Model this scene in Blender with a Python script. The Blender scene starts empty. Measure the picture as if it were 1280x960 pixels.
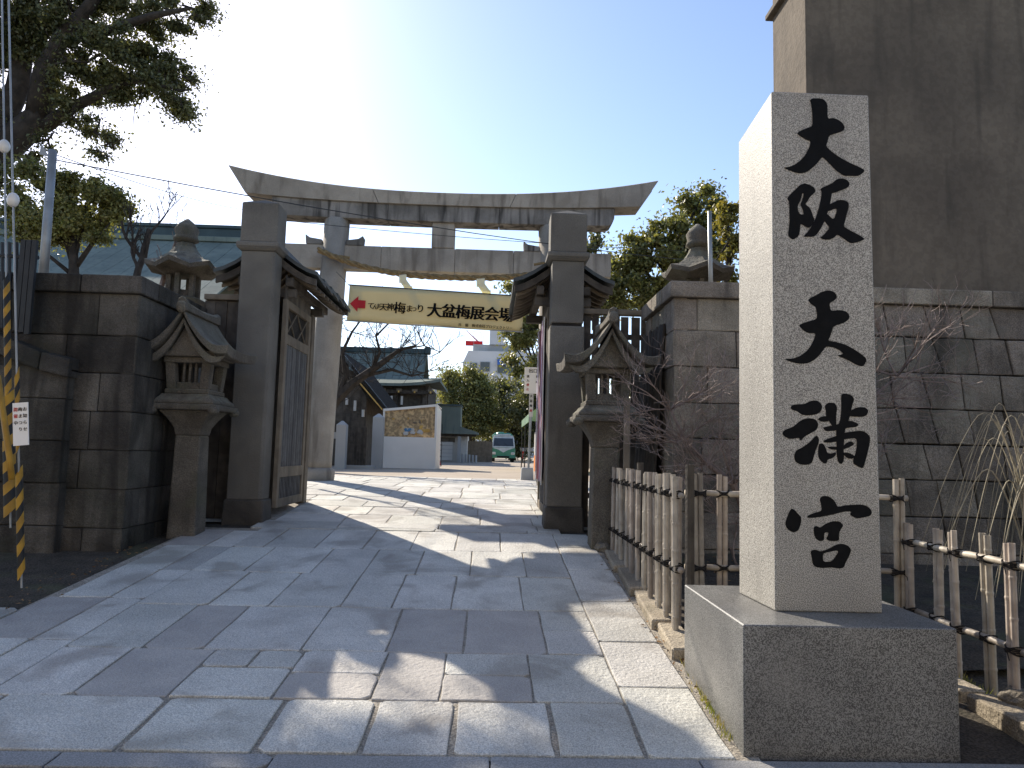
import bpy, bmesh, random
import numpy as np
from math import *
from mathutils import Vector, Matrix

# ---------------------------------------------------------------- camera, sky, sun, exposure
SC = bpy.context.scene
COL = SC.collection
R = random.Random(7)
EYE = Vector((0, 0, 1.5)); FPX = 900.0
ROLL, YAW, PITCH = radians(1.45), radians(1.65), radians(5.41)
FW = Vector((sin(YAW)*cos(PITCH), cos(YAW)*cos(PITCH), sin(PITCH)))
RT = Vector((cos(YAW), -sin(YAW), 0)); UP = RT.cross(FW)
cam = bpy.data.cameras.new('camera'); cam_o = bpy.data.objects.new('camera', cam); COL.objects.link(cam_o)
cam.sensor_fit = 'HORIZONTAL'; cam.sensor_width = 36.0; cam.lens = 36.0*FPX/1280
cam.clip_start = 0.05; cam.clip_end = 3000
r2 = RT*cos(ROLL)+UP*sin(ROLL); u2 = UP*cos(ROLL)-RT*sin(ROLL)
cam_o.matrix_world = Matrix(((r2.x, u2.x, -FW.x, EYE.x), (r2.y, u2.y, -FW.y, EYE.y), (r2.z, u2.z, -FW.z, EYE.z), (0, 0, 0, 1)))
SC.camera = cam_o

SUN_AZ, SUN_EL = radians(-34.0), radians(33.0)     # azimuth from +Y towards +X
world = bpy.data.worlds.new('World'); SC.world = world; world.use_nodes = True
wn = world.node_tree.nodes; wl = world.node_tree.links
bg = wn['Background']; sky = wn.new('ShaderNodeTexSky'); sky.sky_type = 'NISHITA'; sky.sun_disc = False
sky.sun_elevation = SUN_EL; sky.sun_rotation = SUN_AZ; sky.air_density = 1.0; sky.dust_density = 0.45; sky.ozone_density = 2.0
tint = wn.new('ShaderNodeMix'); tint.data_type = 'RGBA'; tint.blend_type = 'MULTIPLY'; tint.inputs[0].default_value = 1; tint.inputs[7].default_value = (1.04, 0.98, 0.99, 1)
wl.new(sky.outputs[0], tint.inputs[6]); wl.new(tint.outputs[2], bg.inputs[0]); bg.inputs[1].default_value = 0.15
sl = bpy.data.lights.new('sun', 'SUN'); sl.energy = 5.0; sl.angle = radians(0.5); sl.color = (1.0, 0.91, 0.78)
so = bpy.data.objects.new('sun', sl); COL.objects.link(so)
to_sun = Vector((sin(SUN_AZ)*cos(SUN_EL), cos(SUN_AZ)*cos(SUN_EL), sin(SUN_EL)))
so.rotation_euler = to_sun.to_track_quat('Z', 'Y').to_euler(); so.location = to_sun*30
SC.view_settings.view_transform = 'Standard'; SC.view_settings.look = 'None'
SC.view_settings.exposure = 0.68; SC.view_settings.gamma = 1

def at(px, py, Y):
    "point at distance Y along the path, measured from the photograph"
    x, y = px-640, py-480
    ix = x*cos(ROLL)+y*sin(ROLL); iy = -x*sin(ROLL)+y*cos(ROLL)
    d = FW+RT*ix/FPX-UP*iy/FPX
    return EYE+d*(Y/d.y)

# ---------------------------------------------------------------- ground profile (flat street, ramp, court)
RY0, RS, RY1, RL = 3.68, 0.083, 9.8, 6.5
def G(Y):
    if Y < RY0: return 0.0
    if Y < RY1: return RS*(Y-RY0)
    t = min((Y-RY1)/RL, 1)
    return RS*(RY1-RY0)+RS*RL*(t-t*t/2)
COURT = G(60)

# ---------------------------------------------------------------- materials
MATS = {}
def nd(nt, t, **k):
    n = nt.nodes.new(t)
    for a, v in k.items(): setattr(n, a, v)
    return n
def mat(name, c1, c2=None, scale=3.0, rough=0.85, speck=0, speck_amt=0.5, streak=None, streak_amt=0.6, streak_lo=0.5, bump=0.15, bscale=60,
        rnd=0.0, trans=None, metal=0.0, hue=0.0, moss=None, moss_amt=0.5, spec=0.3, island=0.0, up=None, up_amt=0.6):
    m = bpy.data.materials.new(name); m.use_nodes = True; nt = m.node_tree; L = nt.links
    b = nt.nodes['Principled BSDF']; out = nt.nodes['Material Output']
    geo = nd(nt, 'ShaderNodeNewGeometry'); pos = geo.outputs['Position']
    c2 = c2 or tuple(x*0.75 for x in c1)
    def noise(sc, det=5, vec=pos, dist=0.0):
        n = nd(nt, 'ShaderNodeTexNoise'); n.inputs['Scale'].default_value = sc; n.inputs['Detail'].default_value = det
        n.inputs['Distortion'].default_value = dist; L.new(vec, n.inputs['Vector']); return n.outputs[0]
    def ramp(f, lo, hi):
        r = nd(nt, 'ShaderNodeMapRange'); r.interpolation_type = 'SMOOTHSTEP'
        r.inputs[1].default_value = lo; r.inputs[2].default_value = hi; L.new(f, r.inputs[0]); return r.outputs[0]
    def mix(f, a, bb, mode='MIX', fac=None):
        x = nd(nt, 'ShaderNodeMix'); x.data_type = 'RGBA'; x.blend_type = mode
        if f is None: x.inputs[0].default_value = fac
        else: L.new(f, x.inputs[0])
        for s, i in ((a, 6), (bb, 7)):
            if isinstance(s, tuple): x.inputs[i].default_value = (*s[:3], 1)
            else: L.new(s, x.inputs[i])
        return x.outputs[2]
    def mul(s, k):
        x = nd(nt, 'ShaderNodeMath'); x.operation = 'MULTIPLY'; L.new(s, x.inputs[0]); x.inputs[1].default_value = k; return x.outputs[0]
    col = mix(ramp(noise(scale, 6, dist=0.3), 0.3, 0.7), c1, c2)
    if speck:
        s = ramp(noise(speck, 2), 0.40, 0.60)
        g = mix(s, tuple([1-speck_amt]*3), tuple([1+speck_amt]*3))
        col = mix(None, col, g, 'MULTIPLY', 1.0)
    if streak:
        mp = nd(nt, 'ShaderNodeMapping'); mp.inputs['Scale'].default_value = (5, 5, 0.55); L.new(pos, mp.inputs[0])
        s = ramp(noise(1.0, 5, mp.outputs[0], 0.4), streak_lo, streak_lo+0.22)
        col = mix(mul(s, streak_amt), col, streak)
    if moss:
        s = ramp(noise(1.7, 7, dist=0.6), 0.5, 0.68)
        col = mix(mul(s, moss_amt), col, moss)
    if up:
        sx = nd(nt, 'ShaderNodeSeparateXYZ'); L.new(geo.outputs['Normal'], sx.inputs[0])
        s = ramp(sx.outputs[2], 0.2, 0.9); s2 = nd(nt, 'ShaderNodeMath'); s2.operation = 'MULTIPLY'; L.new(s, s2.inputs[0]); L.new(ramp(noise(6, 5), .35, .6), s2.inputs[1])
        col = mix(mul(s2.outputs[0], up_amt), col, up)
    if rnd or island:
        src = nd(nt, 'ShaderNodeObjectInfo').outputs['Random'] if rnd else geo.outputs['Random Per Island']
        k = rnd or island
        mr = nd(nt, 'ShaderNodeMapRange'); L.new(src, mr.inputs[0]); mr.inputs[3].default_value = 1-k; mr.inputs[4].default_value = 1+k
        cc = nd(nt, 'ShaderNodeCombineXYZ')
        for i in range(3): L.new(mr.outputs[0], cc.inputs[i])
        col = mix(None, col, cc.outputs[0], 'MULTIPLY', 1.0)
        if hue:
            hs = nd(nt, 'ShaderNodeHueSaturation'); L.new(col, hs.inputs['Color'])
            m2 = nd(nt, 'ShaderNodeMath'); m2.operation = 'FRACT'; m3 = nd(nt, 'ShaderNodeMath'); m3.operation = 'MULTIPLY'; m3.inputs[1].default_value = 7.31
            L.new(src, m3.inputs[0]); L.new(m3.outputs[0], m2.inputs[0])
            m4 = nd(nt, 'ShaderNodeMapRange'); L.new(m2.outputs[0], m4.inputs[0]); m4.inputs[3].default_value = 0.5-hue; m4.inputs[4].default_value = 0.5+hue
            L.new(m4.outputs[0], hs.inputs['Hue']); col = hs.outputs[0]
    L.new(col, b.inputs['Base Color']); b.inputs['Roughness'].default_value = rough; b.inputs['Metallic'].default_value = metal
    b.inputs['Specular IOR Level'].default_value = spec
    if bump:
        bp = nd(nt, 'ShaderNodeBump'); bp.inputs['Strength'].default_value = bump; bp.inputs['Distance'].default_value = 0.02
        n1 = noise(bscale, 6); n2 = noise(bscale/6, 3); a = nd(nt, 'ShaderNodeMath'); a.operation = 'ADD'; L.new(n1, a.inputs[0]); L.new(n2, a.inputs[1])
        L.new(a.outputs[0], bp.inputs['Height']); L.new(bp.outputs[0], b.inputs['Normal'])
    if trans:
        t = nd(nt, 'ShaderNodeBsdfTranslucent'); ms = nd(nt, 'ShaderNodeMixShader'); ms.inputs[0].default_value = trans
        tc = nd(nt, 'ShaderNodeMix'); tc.data_type = 'RGBA'; tc.blend_type = 'MULTIPLY'; tc.inputs[0].default_value = 1; L.new(col, tc.inputs[6]); tc.inputs[7].default_value = (1.9, 1.8, 0.8, 1)
        L.new(tc.outputs[2], t.inputs[0]); L.new(b.outputs[0], ms.inputs[1]); L.new(t.outputs[0], ms.inputs[2]); L.new(ms.outputs[0], out.inputs[0])
    MATS[name] = m
    return m

BLK = (0.02, 0.019, 0.017)
mat('paving_granite', (0.54, 0.52, 0.465), (0.44, 0.425, 0.38), 2.2, 0.75, speck=130, speck_amt=0.24, moss=(0.27, 0.245, 0.21), moss_amt=0.7, bump=0.55, bscale=38, rnd=0.17, hue=0.014)
mat('paving_pink', (0.43, 0.40, 0.36), (0.35, 0.325, 0.295), 3, 0.8, speck=170, speck_amt=0.16, bump=0.5, bscale=38, rnd=0.1)
mat('mortar', (0.34, 0.305, 0.25), (0.26, 0.23, 0.185), 8, 0.95, speck=90, speck_amt=0.3, bump=0.7, bscale=50)
mat('soil', (0.075, 0.061, 0.046), (0.046, 0.038, 0.029), 4, 0.98, speck=70, speck_amt=0.35, moss=(0.10, 0.11, 0.05), moss_amt=0.4, bump=0.9, bscale=30)
mat('sand', (0.40, 0.335, 0.26), (0.34, 0.28, 0.215), 0.8, 0.95, speck=40, speck_amt=0.12, bump=0.4, bscale=25)
mat('street', (0.30, 0.295, 0.285), (0.25, 0.245, 0.235), 1.5, 0.85, speck=120, speck_amt=0.2, bump=0.3, bscale=80)
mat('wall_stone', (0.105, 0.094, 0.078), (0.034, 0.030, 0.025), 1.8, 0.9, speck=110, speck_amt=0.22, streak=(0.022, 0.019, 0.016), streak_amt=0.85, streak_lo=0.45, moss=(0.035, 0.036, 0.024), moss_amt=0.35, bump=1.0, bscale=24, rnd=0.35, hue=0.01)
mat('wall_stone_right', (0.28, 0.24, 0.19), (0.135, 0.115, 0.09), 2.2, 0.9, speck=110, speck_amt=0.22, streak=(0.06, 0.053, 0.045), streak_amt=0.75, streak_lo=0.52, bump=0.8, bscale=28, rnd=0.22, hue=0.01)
mat('wall_stone_dark', (0.20, 0.172, 0.14), (0.095, 0.082, 0.066), 2.2, 0.9, speck=90, speck_amt=0.26, streak=(0.045, 0.04, 0.033), streak_amt=0.8, streak_lo=0.49, moss=(0.16, 0.15, 0.12), moss_amt=0.5, bump=1.0, bscale=22, rnd=0.3, hue=0.012)
mat('wall_joint', (0.035, 0.03, 0.025), (0.02, 0.018, 0.015), 5, 1.0, bump=0.5)
mat('post_stone', (0.175, 0.16, 0.135), (0.12, 0.109, 0.092), 1.6, 0.85, speck=160, speck_amt=0.18, streak=(0.07, 0.06, 0.05), streak_amt=0.55, streak_lo=0.56, bump=0.35, bscale=60)
mat('post_base', (0.10, 0.088, 0.073), (0.05, 0.044, 0.037), 2.5, 0.85, speck=150, speck_amt=0.2, bump=0.4, bscale=50)
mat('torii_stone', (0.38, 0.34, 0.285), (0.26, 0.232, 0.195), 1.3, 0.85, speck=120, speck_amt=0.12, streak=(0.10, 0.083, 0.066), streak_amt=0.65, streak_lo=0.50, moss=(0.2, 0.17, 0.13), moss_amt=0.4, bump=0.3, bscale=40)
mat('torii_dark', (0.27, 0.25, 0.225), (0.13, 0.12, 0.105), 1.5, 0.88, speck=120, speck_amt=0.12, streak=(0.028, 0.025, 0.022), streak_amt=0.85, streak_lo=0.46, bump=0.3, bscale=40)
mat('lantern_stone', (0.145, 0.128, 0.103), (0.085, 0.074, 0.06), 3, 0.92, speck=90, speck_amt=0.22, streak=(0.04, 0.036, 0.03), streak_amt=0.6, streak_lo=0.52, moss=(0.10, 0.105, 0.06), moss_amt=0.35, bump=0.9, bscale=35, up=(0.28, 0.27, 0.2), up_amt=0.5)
mat('monument_granite', (0.345, 0.325, 0.285), (0.29, 0.273, 0.24), 1.2, 0.55, speck=200, speck_amt=0.50, bump=0.12, bscale=120, streak=(0.17, 0.16, 0.14), streak_amt=0.35, streak_lo=0.54)
mat('plinth_granite', (0.18, 0.176, 0.162), (0.115, 0.112, 0.105), 1.5, 0.40, speck=190, speck_amt=0.62, bump=0.04, bscale=120, spec=0.45, moss=(0.32, 0.30, 0.27), moss_amt=0.25)
mat('ink_black', (0.006, 0.006, 0.0065), (0.004, 0.004, 0.004), 20, 0.7, bump=0.1, spec=0.12)
mat('old_wood', (0.10, 0.085, 0.068), (0.055, 0.046, 0.037), 6, 0.85, streak=(0.03, 0.026, 0.022), streak_amt=0.6, bump=0.4, bscale=40, rnd=0.22)
mat('door_wood', (0.115, 0.112, 0.11), (0.075, 0.072, 0.07), 6, 0.8, streak=(0.045, 0.043, 0.043), streak_amt=0.7, bump=0.35, bscale=40, rnd=0.15)
mat('frame_wood', (0.20, 0.165, 0.12), (0.14, 0.113, 0.083), 5, 0.85, streak=(0.07, 0.06, 0.045), streak_amt=0.6, bump=0.3, bscale=40, rnd=0.1)
mat('copper_dark', (0.045, 0.056, 0.058), (0.028, 0.033, 0.034), 3, 0.5, streak=(0.075, 0.12, 0.105), streak_amt=0.35, streak_lo=0.56, bump=0.15, rnd=0.1, spec=0.5)
mat('copper_green', (0.20, 0.228, 0.195), (0.145, 0.170, 0.148), 0.7, 0.9, spec=0.1, streak=(0.09, 0.12, 0.115), streak_amt=0.5, bump=0.1, bscale=6, rnd=0.06)
mat('copper_ridge', (0.055, 0.085, 0.09), (0.035, 0.055, 0.06), 0.9, 0.5, bump=0.1)
mat('render_wall', (0.145, 0.118, 0.088), (0.098, 0.080, 0.061), 0.9, 0.93, speck=14, speck_amt=0.07, streak=(0.062, 0.052, 0.041), streak_amt=0.6, streak_lo=0.5, bump=0.45, bscale=22)
mat('bamboo', (0.44, 0.38, 0.305), (0.29, 0.245, 0.195), 9, 0.55, streak=(0.10, 0.075, 0.055), streak_amt=0.55, streak_lo=0.5, bump=0.12, rnd=0.2, hue=0.012, spec=0.45)
mat('bamboo_inner', (0.055, 0.04, 0.028), None, 9, 0.9, bump=0)
mat('black_cord', (0.02, 0.017, 0.015), None, 20, 0.9, bump=0.3)
mat('bark', (0.06, 0.05, 0.042), (0.03, 0.026, 0.022), 6, 0.95, bump=0.9, bscale=30)
mat('twig', (0.26, 0.205, 0.18), (0.15, 0.11, 0.095), 12, 0.75, bump=0.2, island=0.3)
mat('pale_twig', (0.36, 0.32, 0.22), (0.24, 0.20, 0.14), 12, 0.7, bump=0.1, island=0.2)
mat('leaf_dark', (0.115, 0.12, 0.055), (0.07, 0.078, 0.036), 1.2, 0.45, trans=0.30, bump=0, island=0.45, hue=0.02, spec=0.4)
mat('leaf_mid', (0.215, 0.212, 0.078), (0.12, 0.13, 0.05), 0.8, 0.45, trans=0.32, bump=0, island=0.5, hue=0.02, spec=0.4)
mat('leaf_yellow', (0.21, 0.18, 0.045), (0.12, 0.12, 0.035), 0.8, 0.5, trans=0.35, bump=0, island=0.4, hue=0.012)
mat('rope', (0.30, 0.22, 0.11), (0.19, 0.13, 0.065), 14, 0.95, bump=0.8, bscale=90)
mat('paper', (0.72, 0.71, 0.67), (0.66, 0.65, 0.61), 3, 0.8, trans=0.35, bump=0.1)
mat('banner_cloth', (0.66, 0.57, 0.33), (0.62, 0.53, 0.30), 1.0, 0.8, bump=0.1, bscale=6, trans=0.12)
mat('thatch', (0.035, 0.032, 0.028), (0.02, 0.018, 0.016), 6, 0.98, bump=0.4, spec=0.05)
mat('red', (0.55, 0.015, 0.02), None, 3, 0.6, bump=0)
mat('white_paint', (0.84, 0.80, 0.74), (0.78, 0.74, 0.68), 1, 0.6, bump=0.1)
mat('grey_concrete', (0.42, 0.42, 0.41), (0.34, 0.34, 0.33), 0.5, 0.85, bump=0.1, bscale=10)
mat('pale_concrete', (0.62, 0.62, 0.62), (0.55, 0.55, 0.55), 0.3, 0.85, bump=0)
mat('window_dark', (0.03, 0.035, 0.04), None, 1, 0.15, bump=0, spec=0.6)
mat('blue_awning', (0.08, 0.17, 0.42), None, 1, 0.8, bump=0)
mat('steel', (0.33, 0.34, 0.34), (0.25, 0.255, 0.25), 5, 0.5, bump=0.1, metal=0.5)
mat('dark_steel', (0.03, 0.032, 0.034), None, 5, 0.55, bump=0.1)
mat('guard_yellow', (0.42, 0.23, 0.02), (0.28, 0.15, 0.02), 9, 0.5, bump=0.05)
mat('guard_black', (0.015, 0.015, 0.015), None, 5, 0.5, bump=0.05)
mat('porcelain', (0.75, 0.72, 0.66), None, 5, 0.3, bump=0, spec=0.6)
mat('truck_green', (0.06, 0.26, 0.15), (0.05, 0.22, 0.13), 3, 0.35, bump=0, spec=0.5)
mat('truck_white', (0.62, 0.65, 0.62), None, 3, 0.35, bump=0, spec=0.5)
mat('tyre', (0.02, 0.02, 0.02), None, 3, 0.9, bump=0)
mat('lamp_glass', (0.7, 0.68, 0.6), None, 3, 0.1, bump=0, spec=0.8)
mat('poster_gold', (0.50, 0.36, 0.19), (0.34, 0.23, 0.12), 3.5, 0.35, bump=0, speck=9, speck_amt=0.35, spec=0.5)
mat('gilt', (0.62, 0.40, 0.12), (0.45, 0.27, 0.08), 3, 0.45, bump=0.1, metal=0.3)
mat('blue_cloth', (0.10, 0.25, 0.42), None, 3, 0.7, bump=0)
mat('banner_purple', (0.15, 0.075, 0.11), (0.36, 0.09, 0.12), 2.4, 0.7, bump=0.2, bscale=12, trans=0.1)
mat('banner_stripe', (0.62, 0.55, 0.66), (0.55, 0.45, 0.60), 4, 0.7, bump=0)
mat('tent_green', (0.32, 0.45, 0.36), None, 2, 0.7, bump=0, trans=0.4)
mat('orange', (0.60, 0.20, 0.03), None, 2, 0.6, bump=0)
mat('street_cream', (0.66, 0.56, 0.42), (0.60, 0.51, 0.38), 0.6, 0.9, bump=0.1)
mat('plaster', (0.58, 0.56, 0.52), (0.5, 0.48, 0.44), 1, 0.9, bump=0.1)
mat('kerb_stone', (0.34, 0.29, 0.215), (0.25, 0.21, 0.155), 4, 0.92, speck=100, speck_amt=0.25, moss=(0.17, 0.145, 0.10), moss_amt=0.6, bump=0.8, bscale=35, rnd=0.15)
mat('grass_dry', (0.14, 0.17, 0.05), (0.26, 0.21, 0.10), 6, 0.8, trans=0.3, bump=0, island=0.3)
mat('dry_leaf', (0.24, 0.14, 0.06), (0.14, 0.08, 0.04), 6, 0.9, bump=0, island=0.4)

# ---------------------------------------------------------------- object helpers
def thing(name, label, cat, loc=(0, 0, 0), group=None, rotz=0.0):
    o = bpy.data.objects.new(name, None); COL.objects.link(o); o.location = loc; o.rotation_euler = (0, 0, rotz)
    o['label'] = label; o['category'] = cat
    if group: o['group'] = group
    return o
def structure(name, o=None):
    if o is None:
        o = bpy.data.objects.new(name, None); COL.objects.link(o)
    o['kind'] = 'structure'; return o
def rootloc(p):
    l = Vector((0, 0, 0))
    while p is not None:
        l += p.location; p = p.parent
    return l
def link_mesh(name, me, m, parent=None, world=True, smooth=False):
    "mesh written in world coordinates; shifted so that it hangs correctly under its parent"
    if m is not None: me.materials.append(MATS[m] if isinstance(m, str) else m)
    if smooth: me.polygons.foreach_set('use_smooth', [True]*len(me.polygons))
    o = bpy.data.objects.new(name, me); COL.objects.link(o)
    if parent is not None:
        if world:
            me.transform(Matrix.Translation(-rootloc(parent)))
        o.parent = parent
    return o
def np_mesh(name, V, F4):
    me = bpy.data.meshes.new(name); V = np.asarray(V, np.float32); F4 = np.asarray(F4, np.int32); k = F4.shape[1]
    me.vertices.add(len(V)); me.vertices.foreach_set('co', V.ravel())
    me.loops.add(F4.size); me.loops.foreach_set('vertex_index', F4.ravel())
    me.polygons.add(len(F4)); me.polygons.foreach_set('loop_start', np.arange(0, F4.size, k, dtype=np.int32))
    me.update(calc_edges=True); return me
class B:
    "collects shapes for one mesh"
    def __init__(s): s.v = []; s.f = []
    def add(s, vs, fs):
        n = len(s.v); s.v += [tuple(x) for x in vs]; s.f += [tuple(i+n for i in f) for f in fs]; return s
    def box(s, x0, x1, y0, y1, z0, z1, M=None):
        vs = [Vector((x, y, z)) for z in (z0, z1) for y in (y0, y1) for x in (x0, x1)]
        if M: vs = [M @ v for v in vs]
        return s.add(vs, [(0, 2, 3, 1), (4, 5, 7, 6), (0, 1, 5, 4), (2, 6, 7, 3), (0, 4, 6, 2), (1, 3, 7, 5)])
    def frustum(s, cx, cy, z0, z1, a0, b0, a1, b1):
        "square taper: half sizes a(x) b(y) at bottom and top"
        vs = [(cx+i*a0, cy+j*b0, z0) for i, j in ((-1, -1), (1, -1), (1, 1), (-1, 1))]+[(cx+i*a1, cy+j*b1, z1) for i, j in ((-1, -1), (1, -1), (1, 1), (-1, 1))]
        return s.add(vs, [(3, 2, 1, 0), (4, 5, 6, 7)]+[(i, (i+1) % 4, (i+1) % 4+4, i+4) for i in range(4)])
    def loft(s, rings, cap=True):
        n = len(rings[0]); vs = [p for r in rings for p in r]; fs = []
        for k in range(len(rings)-1):
            for i in range(n):
                j = (i+1) % n; fs.append((k*n+i, k*n+j, (k+1)*n+j, (k+1)*n+i))
        if cap: fs += [tuple(reversed(range(n))), tuple((len(rings)-1)*n+i for i in range(n))]
        return s.add(vs, fs)
    def prism(s, pts, axis, a, b):
        "extrude a 2D outline; axis y: pts are (x,z); axis x: pts are (y,z); axis z: pts are (x,y)"
        f = {'y': lambda p, t: (p[0], t, p[1]), 'x': lambda p, t: (t, p[0], p[1]), 'z': lambda p, t: (p[0], p[1], t)}[axis]
        return s.loft([[f(p, a) for p in pts], [f(p, b) for p in pts]])
    def tube(s, pts, rad, n=6, cap=True, twist=0.0):
        pts = [Vector(p) for p in pts]; rad = rad if isinstance(rad, (list, tuple)) else [rad]*len(pts)
        rings = []; prev = None
        for i, p in enumerate(pts):
            d = (pts[min(i+1, len(pts)-1)]-pts[max(i-1, 0)])
            d = d.normalized() if d.length > 1e-9 else Vector((0, 0, 1))
            if prev is None:
                u = d.orthogonal().normalized()
            else:
                u = prev-d*prev.dot(d); u = u.normalized() if u.length > 1e-6 else d.orthogonal().normalized()
            prev = u; w = d.cross(u)
            rings.append([p+(u*cos(2*pi*k/n+twist*i)+w*sin(2*pi*k/n+twist*i))*rad[i] for k in range(n)])
        return s.loft(rings, cap)
    def lathe(s, cx, cy, prof, n=20):
        return s.loft([[(cx+r*cos(2*pi*k/n), cy+r*sin(2*pi*k/n), z) for k in range(n)] for r, z in prof])
    def ell(s, c, r, nu=10, nv=6):
        rings = []
        for j in range(1, nv):
            t = pi*j/nv; rings.append([(c[0]+r[0]*sin(t)*cos(2*pi*k/nu), c[1]+r[1]*sin(t)*sin(2*pi*k/nu), c[2]-r[2]*cos(t)) for k in range(nu)])
        return s.loft(rings)
    def out(s, name, m, parent=None, bevel=0.0, smooth=False, world=True, seg=1):
        me = bpy.data.meshes.new(name); me.from_pydata(s.v, [], s.f)
        bm = bmesh.new(); bm.from_mesh(me)
        bmesh.ops.recalc_face_normals(bm, faces=bm.faces)
        if bevel:
            es = [e for e in bm.edges if len(e.link_faces) == 2 and e.calc_face_angle(0) > 0.35]
            bmesh.ops.bevel(bm, geom=es, offset=bevel, segments=seg, affect='EDGES', profile=0.6, clamp_overlap=True)
        bm.to_mesh(me); bm.free()
        return link_mesh(name, me, m, parent, world, smooth)
def box(name, m, parent, x0, x1, y0, y1, z0, z1, bevel=0.0): return B().box(x0, x1, y0, y1, z0, z1).out(name, m, parent, bevel)

def stone_piece(name, poly, nrm, depth, ch, m, parent, r=R, rough=0.0):
    "one chamfered stone: outline poly (world points, CCW seen from nrm) with its outer face along nrm"
    nrm = Vector(nrm); c = sum((Vector(p) for p in poly), Vector())/len(poly); k = len(poly)
    top = []; mid = []; back = []
    for p in poly:
        p = Vector(p); d = (c-p); L = d.length or 1
        top.append(p+d*min(ch*1.4/L, 0.45)); mid.append(p-nrm*ch*0.8); back.append(p-nrm*depth)
    fs = [tuple(range(k))]+[(i, i+k, (i+1) % k+k, (i+1) % k) for i in range(k)]+[(i+k, i+2*k, (i+1) % k+2*k, (i+1) % k+k) for i in range(k)]
    vs = top+mid+back
    if rough:
        vs.append(c+nrm*r.uniform(0.2, 1)*rough); q = len(vs)-1
        fs = [(i, (i+1) % k, q) for i in range(k)]+fs[1:]
    me = bpy.data.meshes.new(name); me.from_pydata([tuple(v) for v in vs], [], fs)
    bm = bmesh.new(); bm.from_mesh(me); bmesh.ops.recalc_face_normals(bm, faces=bm.faces)
    # orientation: open back, so check against nrm
    if sum((f.normal.dot(nrm) for f in bm.faces), 0.0) < 0: bmesh.ops.reverse_faces(bm, faces=bm.faces)
    bm.to_mesh(me); bm.free()
    return link_mesh(name, me, m, parent)

def block_wall(parent, o, u, length, z0, rows, m, nrm, widths=(0.4, 0.7), gap=0.004, depth=0.16, lean=0.0, seed=1, start=None, jit=0.012, batter=0.0, skew=None):
    "courses of separate stones on a face: o origin (x,y), u horizontal unit direction, rows heights from z0 upwards"
    r = random.Random(seed); z = z0; nrm = Vector(nrm); u = Vector((*u, 0)); o = Vector((*o, 0))
    prev = [0.0]*2
    for k, h in enumerate(rows):
        s = 0.0; js = [0.0]
        s = r.uniform(*widths)*(0.5 if k % 2 else 1.0)
        while s < length-widths[0]*0.6:
            js.append(s); s += r.uniform(*widths)
        js.append(length)
        ln = [0.0]+[lean*h*r.uniform(.3, 1.3) for _ in js[1:-1]]+[0.0]
        for i in range(len(js)-1):
            a, b = js[i], js[i+1]
            ta = ln[i]; tb = ln[i+1]
            g = gap
            P = lambda s_, z_: o+u*s_+Vector((0, 0, z_))-nrm*batter*(z_-z0)
            jj = lambda: r.uniform(-jit, jit)
            off = nrm*r.uniform(-0.008, 0.014)
            pts = [P(a+g+jj()*0.5, z+g+jj()*0.3), P((a+b)/2+jj(), z+g+jj()*0.6), P(b-g+jj()*0.5, z+g+jj()*0.3), P(b-g-tb+jj()*0.5, z+h-g+jj()*0.3), P((a+b-ta-tb)/2+jj(), z+h-g+jj()*0.6), P(a+g-ta+jj()*0.5, z+h-g+jj()*0.3)]
            stone_piece('stone', [p+off for p in pts], nrm, depth, 0.009, m, parent, r, rough=0.010)
        z += h

def copy_tree(root, loc=None, label=None, group=None, rotz=None):
    c = root.copy(); COL.objects.link(c)
    if loc is not None: c.location = loc
    if rotz is not None: c.rotation_euler.z = rotz
    if label: c['label'] = label
    if group: c['group'] = group
    for ch in list(root.children):
        d = ch.copy(); COL.objects.link(d); d.parent = c
        for g2 in list(ch.children):
            e = g2.copy(); COL.objects.link(e); e.parent = d
    return c

def text(s, size, m, parent, loc, name='lettering', offset=0.0, rot=None, align='LEFT', extrude=0.0015, world=False, sx=1.0, bold=0.0):
    cu = bpy.data.curves.new(name, 'FONT'); cu.body = s; cu.size = size; cu.offset = offset*size; cu.extrude = extrude; cu.align_x = align; cu.resolution_u = 3
    o = bpy.data.objects.new('tmp', cu); COL.objects.link(o); bpy.context.view_layer.update()
    me = bpy.data.meshes.new_from_object(o.evaluated_get(bpy.context.evaluated_depsgraph_get())); bpy.data.objects.remove(o)
    me.materials.clear()
    if bold:
        bm = bmesh.new()
        for k in range(5):
            m2 = me.copy(); m2.transform(Matrix.Translation(((k-2)*bold*size, (k % 2-.5)*bold*size*.6, .0004*k))); bm.from_mesh(m2); bpy.data.meshes.remove(m2)
        bm.to_mesh(me); bm.free()
    M = Matrix.Translation(loc) @ (rot if rot is not None else Matrix.Rotation(pi/2, 4, 'X')) @ Matrix.Diagonal((sx, 1, 1, 1))
    me.transform(M); me.name = name
    return link_mesh(name, me, m, parent, world=world)

# ---------------------------------------------------------------- THE SETTING: ground
def sheet(name, x0, x1, ys, dz, m, nx=2):
    xs = [x0+(x1-x0)*i/nx for i in range(nx+1)]
    V = [(x, y, G(y)+dz) for y in ys for x in xs]; n = nx+1
    F = [(j*n+i, j*n+i+1, (j+1)*n+i+1, (j+1)*n+i) for j in range(len(ys)-1) for i in range(nx)]
    me = bpy.data.meshes.new(name); me.from_pydata(V, [], F)
    return structure(name, link_mesh(name, me, m))
fine = [3.68+0.25*i for i in range(52)]
sheet('ground', -700, 700, [-300, -20, 3.6]+fine[0:]+[60, 200, 1500], -0.03, 'soil', 8)
sheet('street', -80, 80, [-60, 0, 3.24], 0.0, 'street', 4)
sheet('courtyard_ground', -70, 60, [19.3, 25, 60, 140], 0.0, 'sand', 4)

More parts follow.
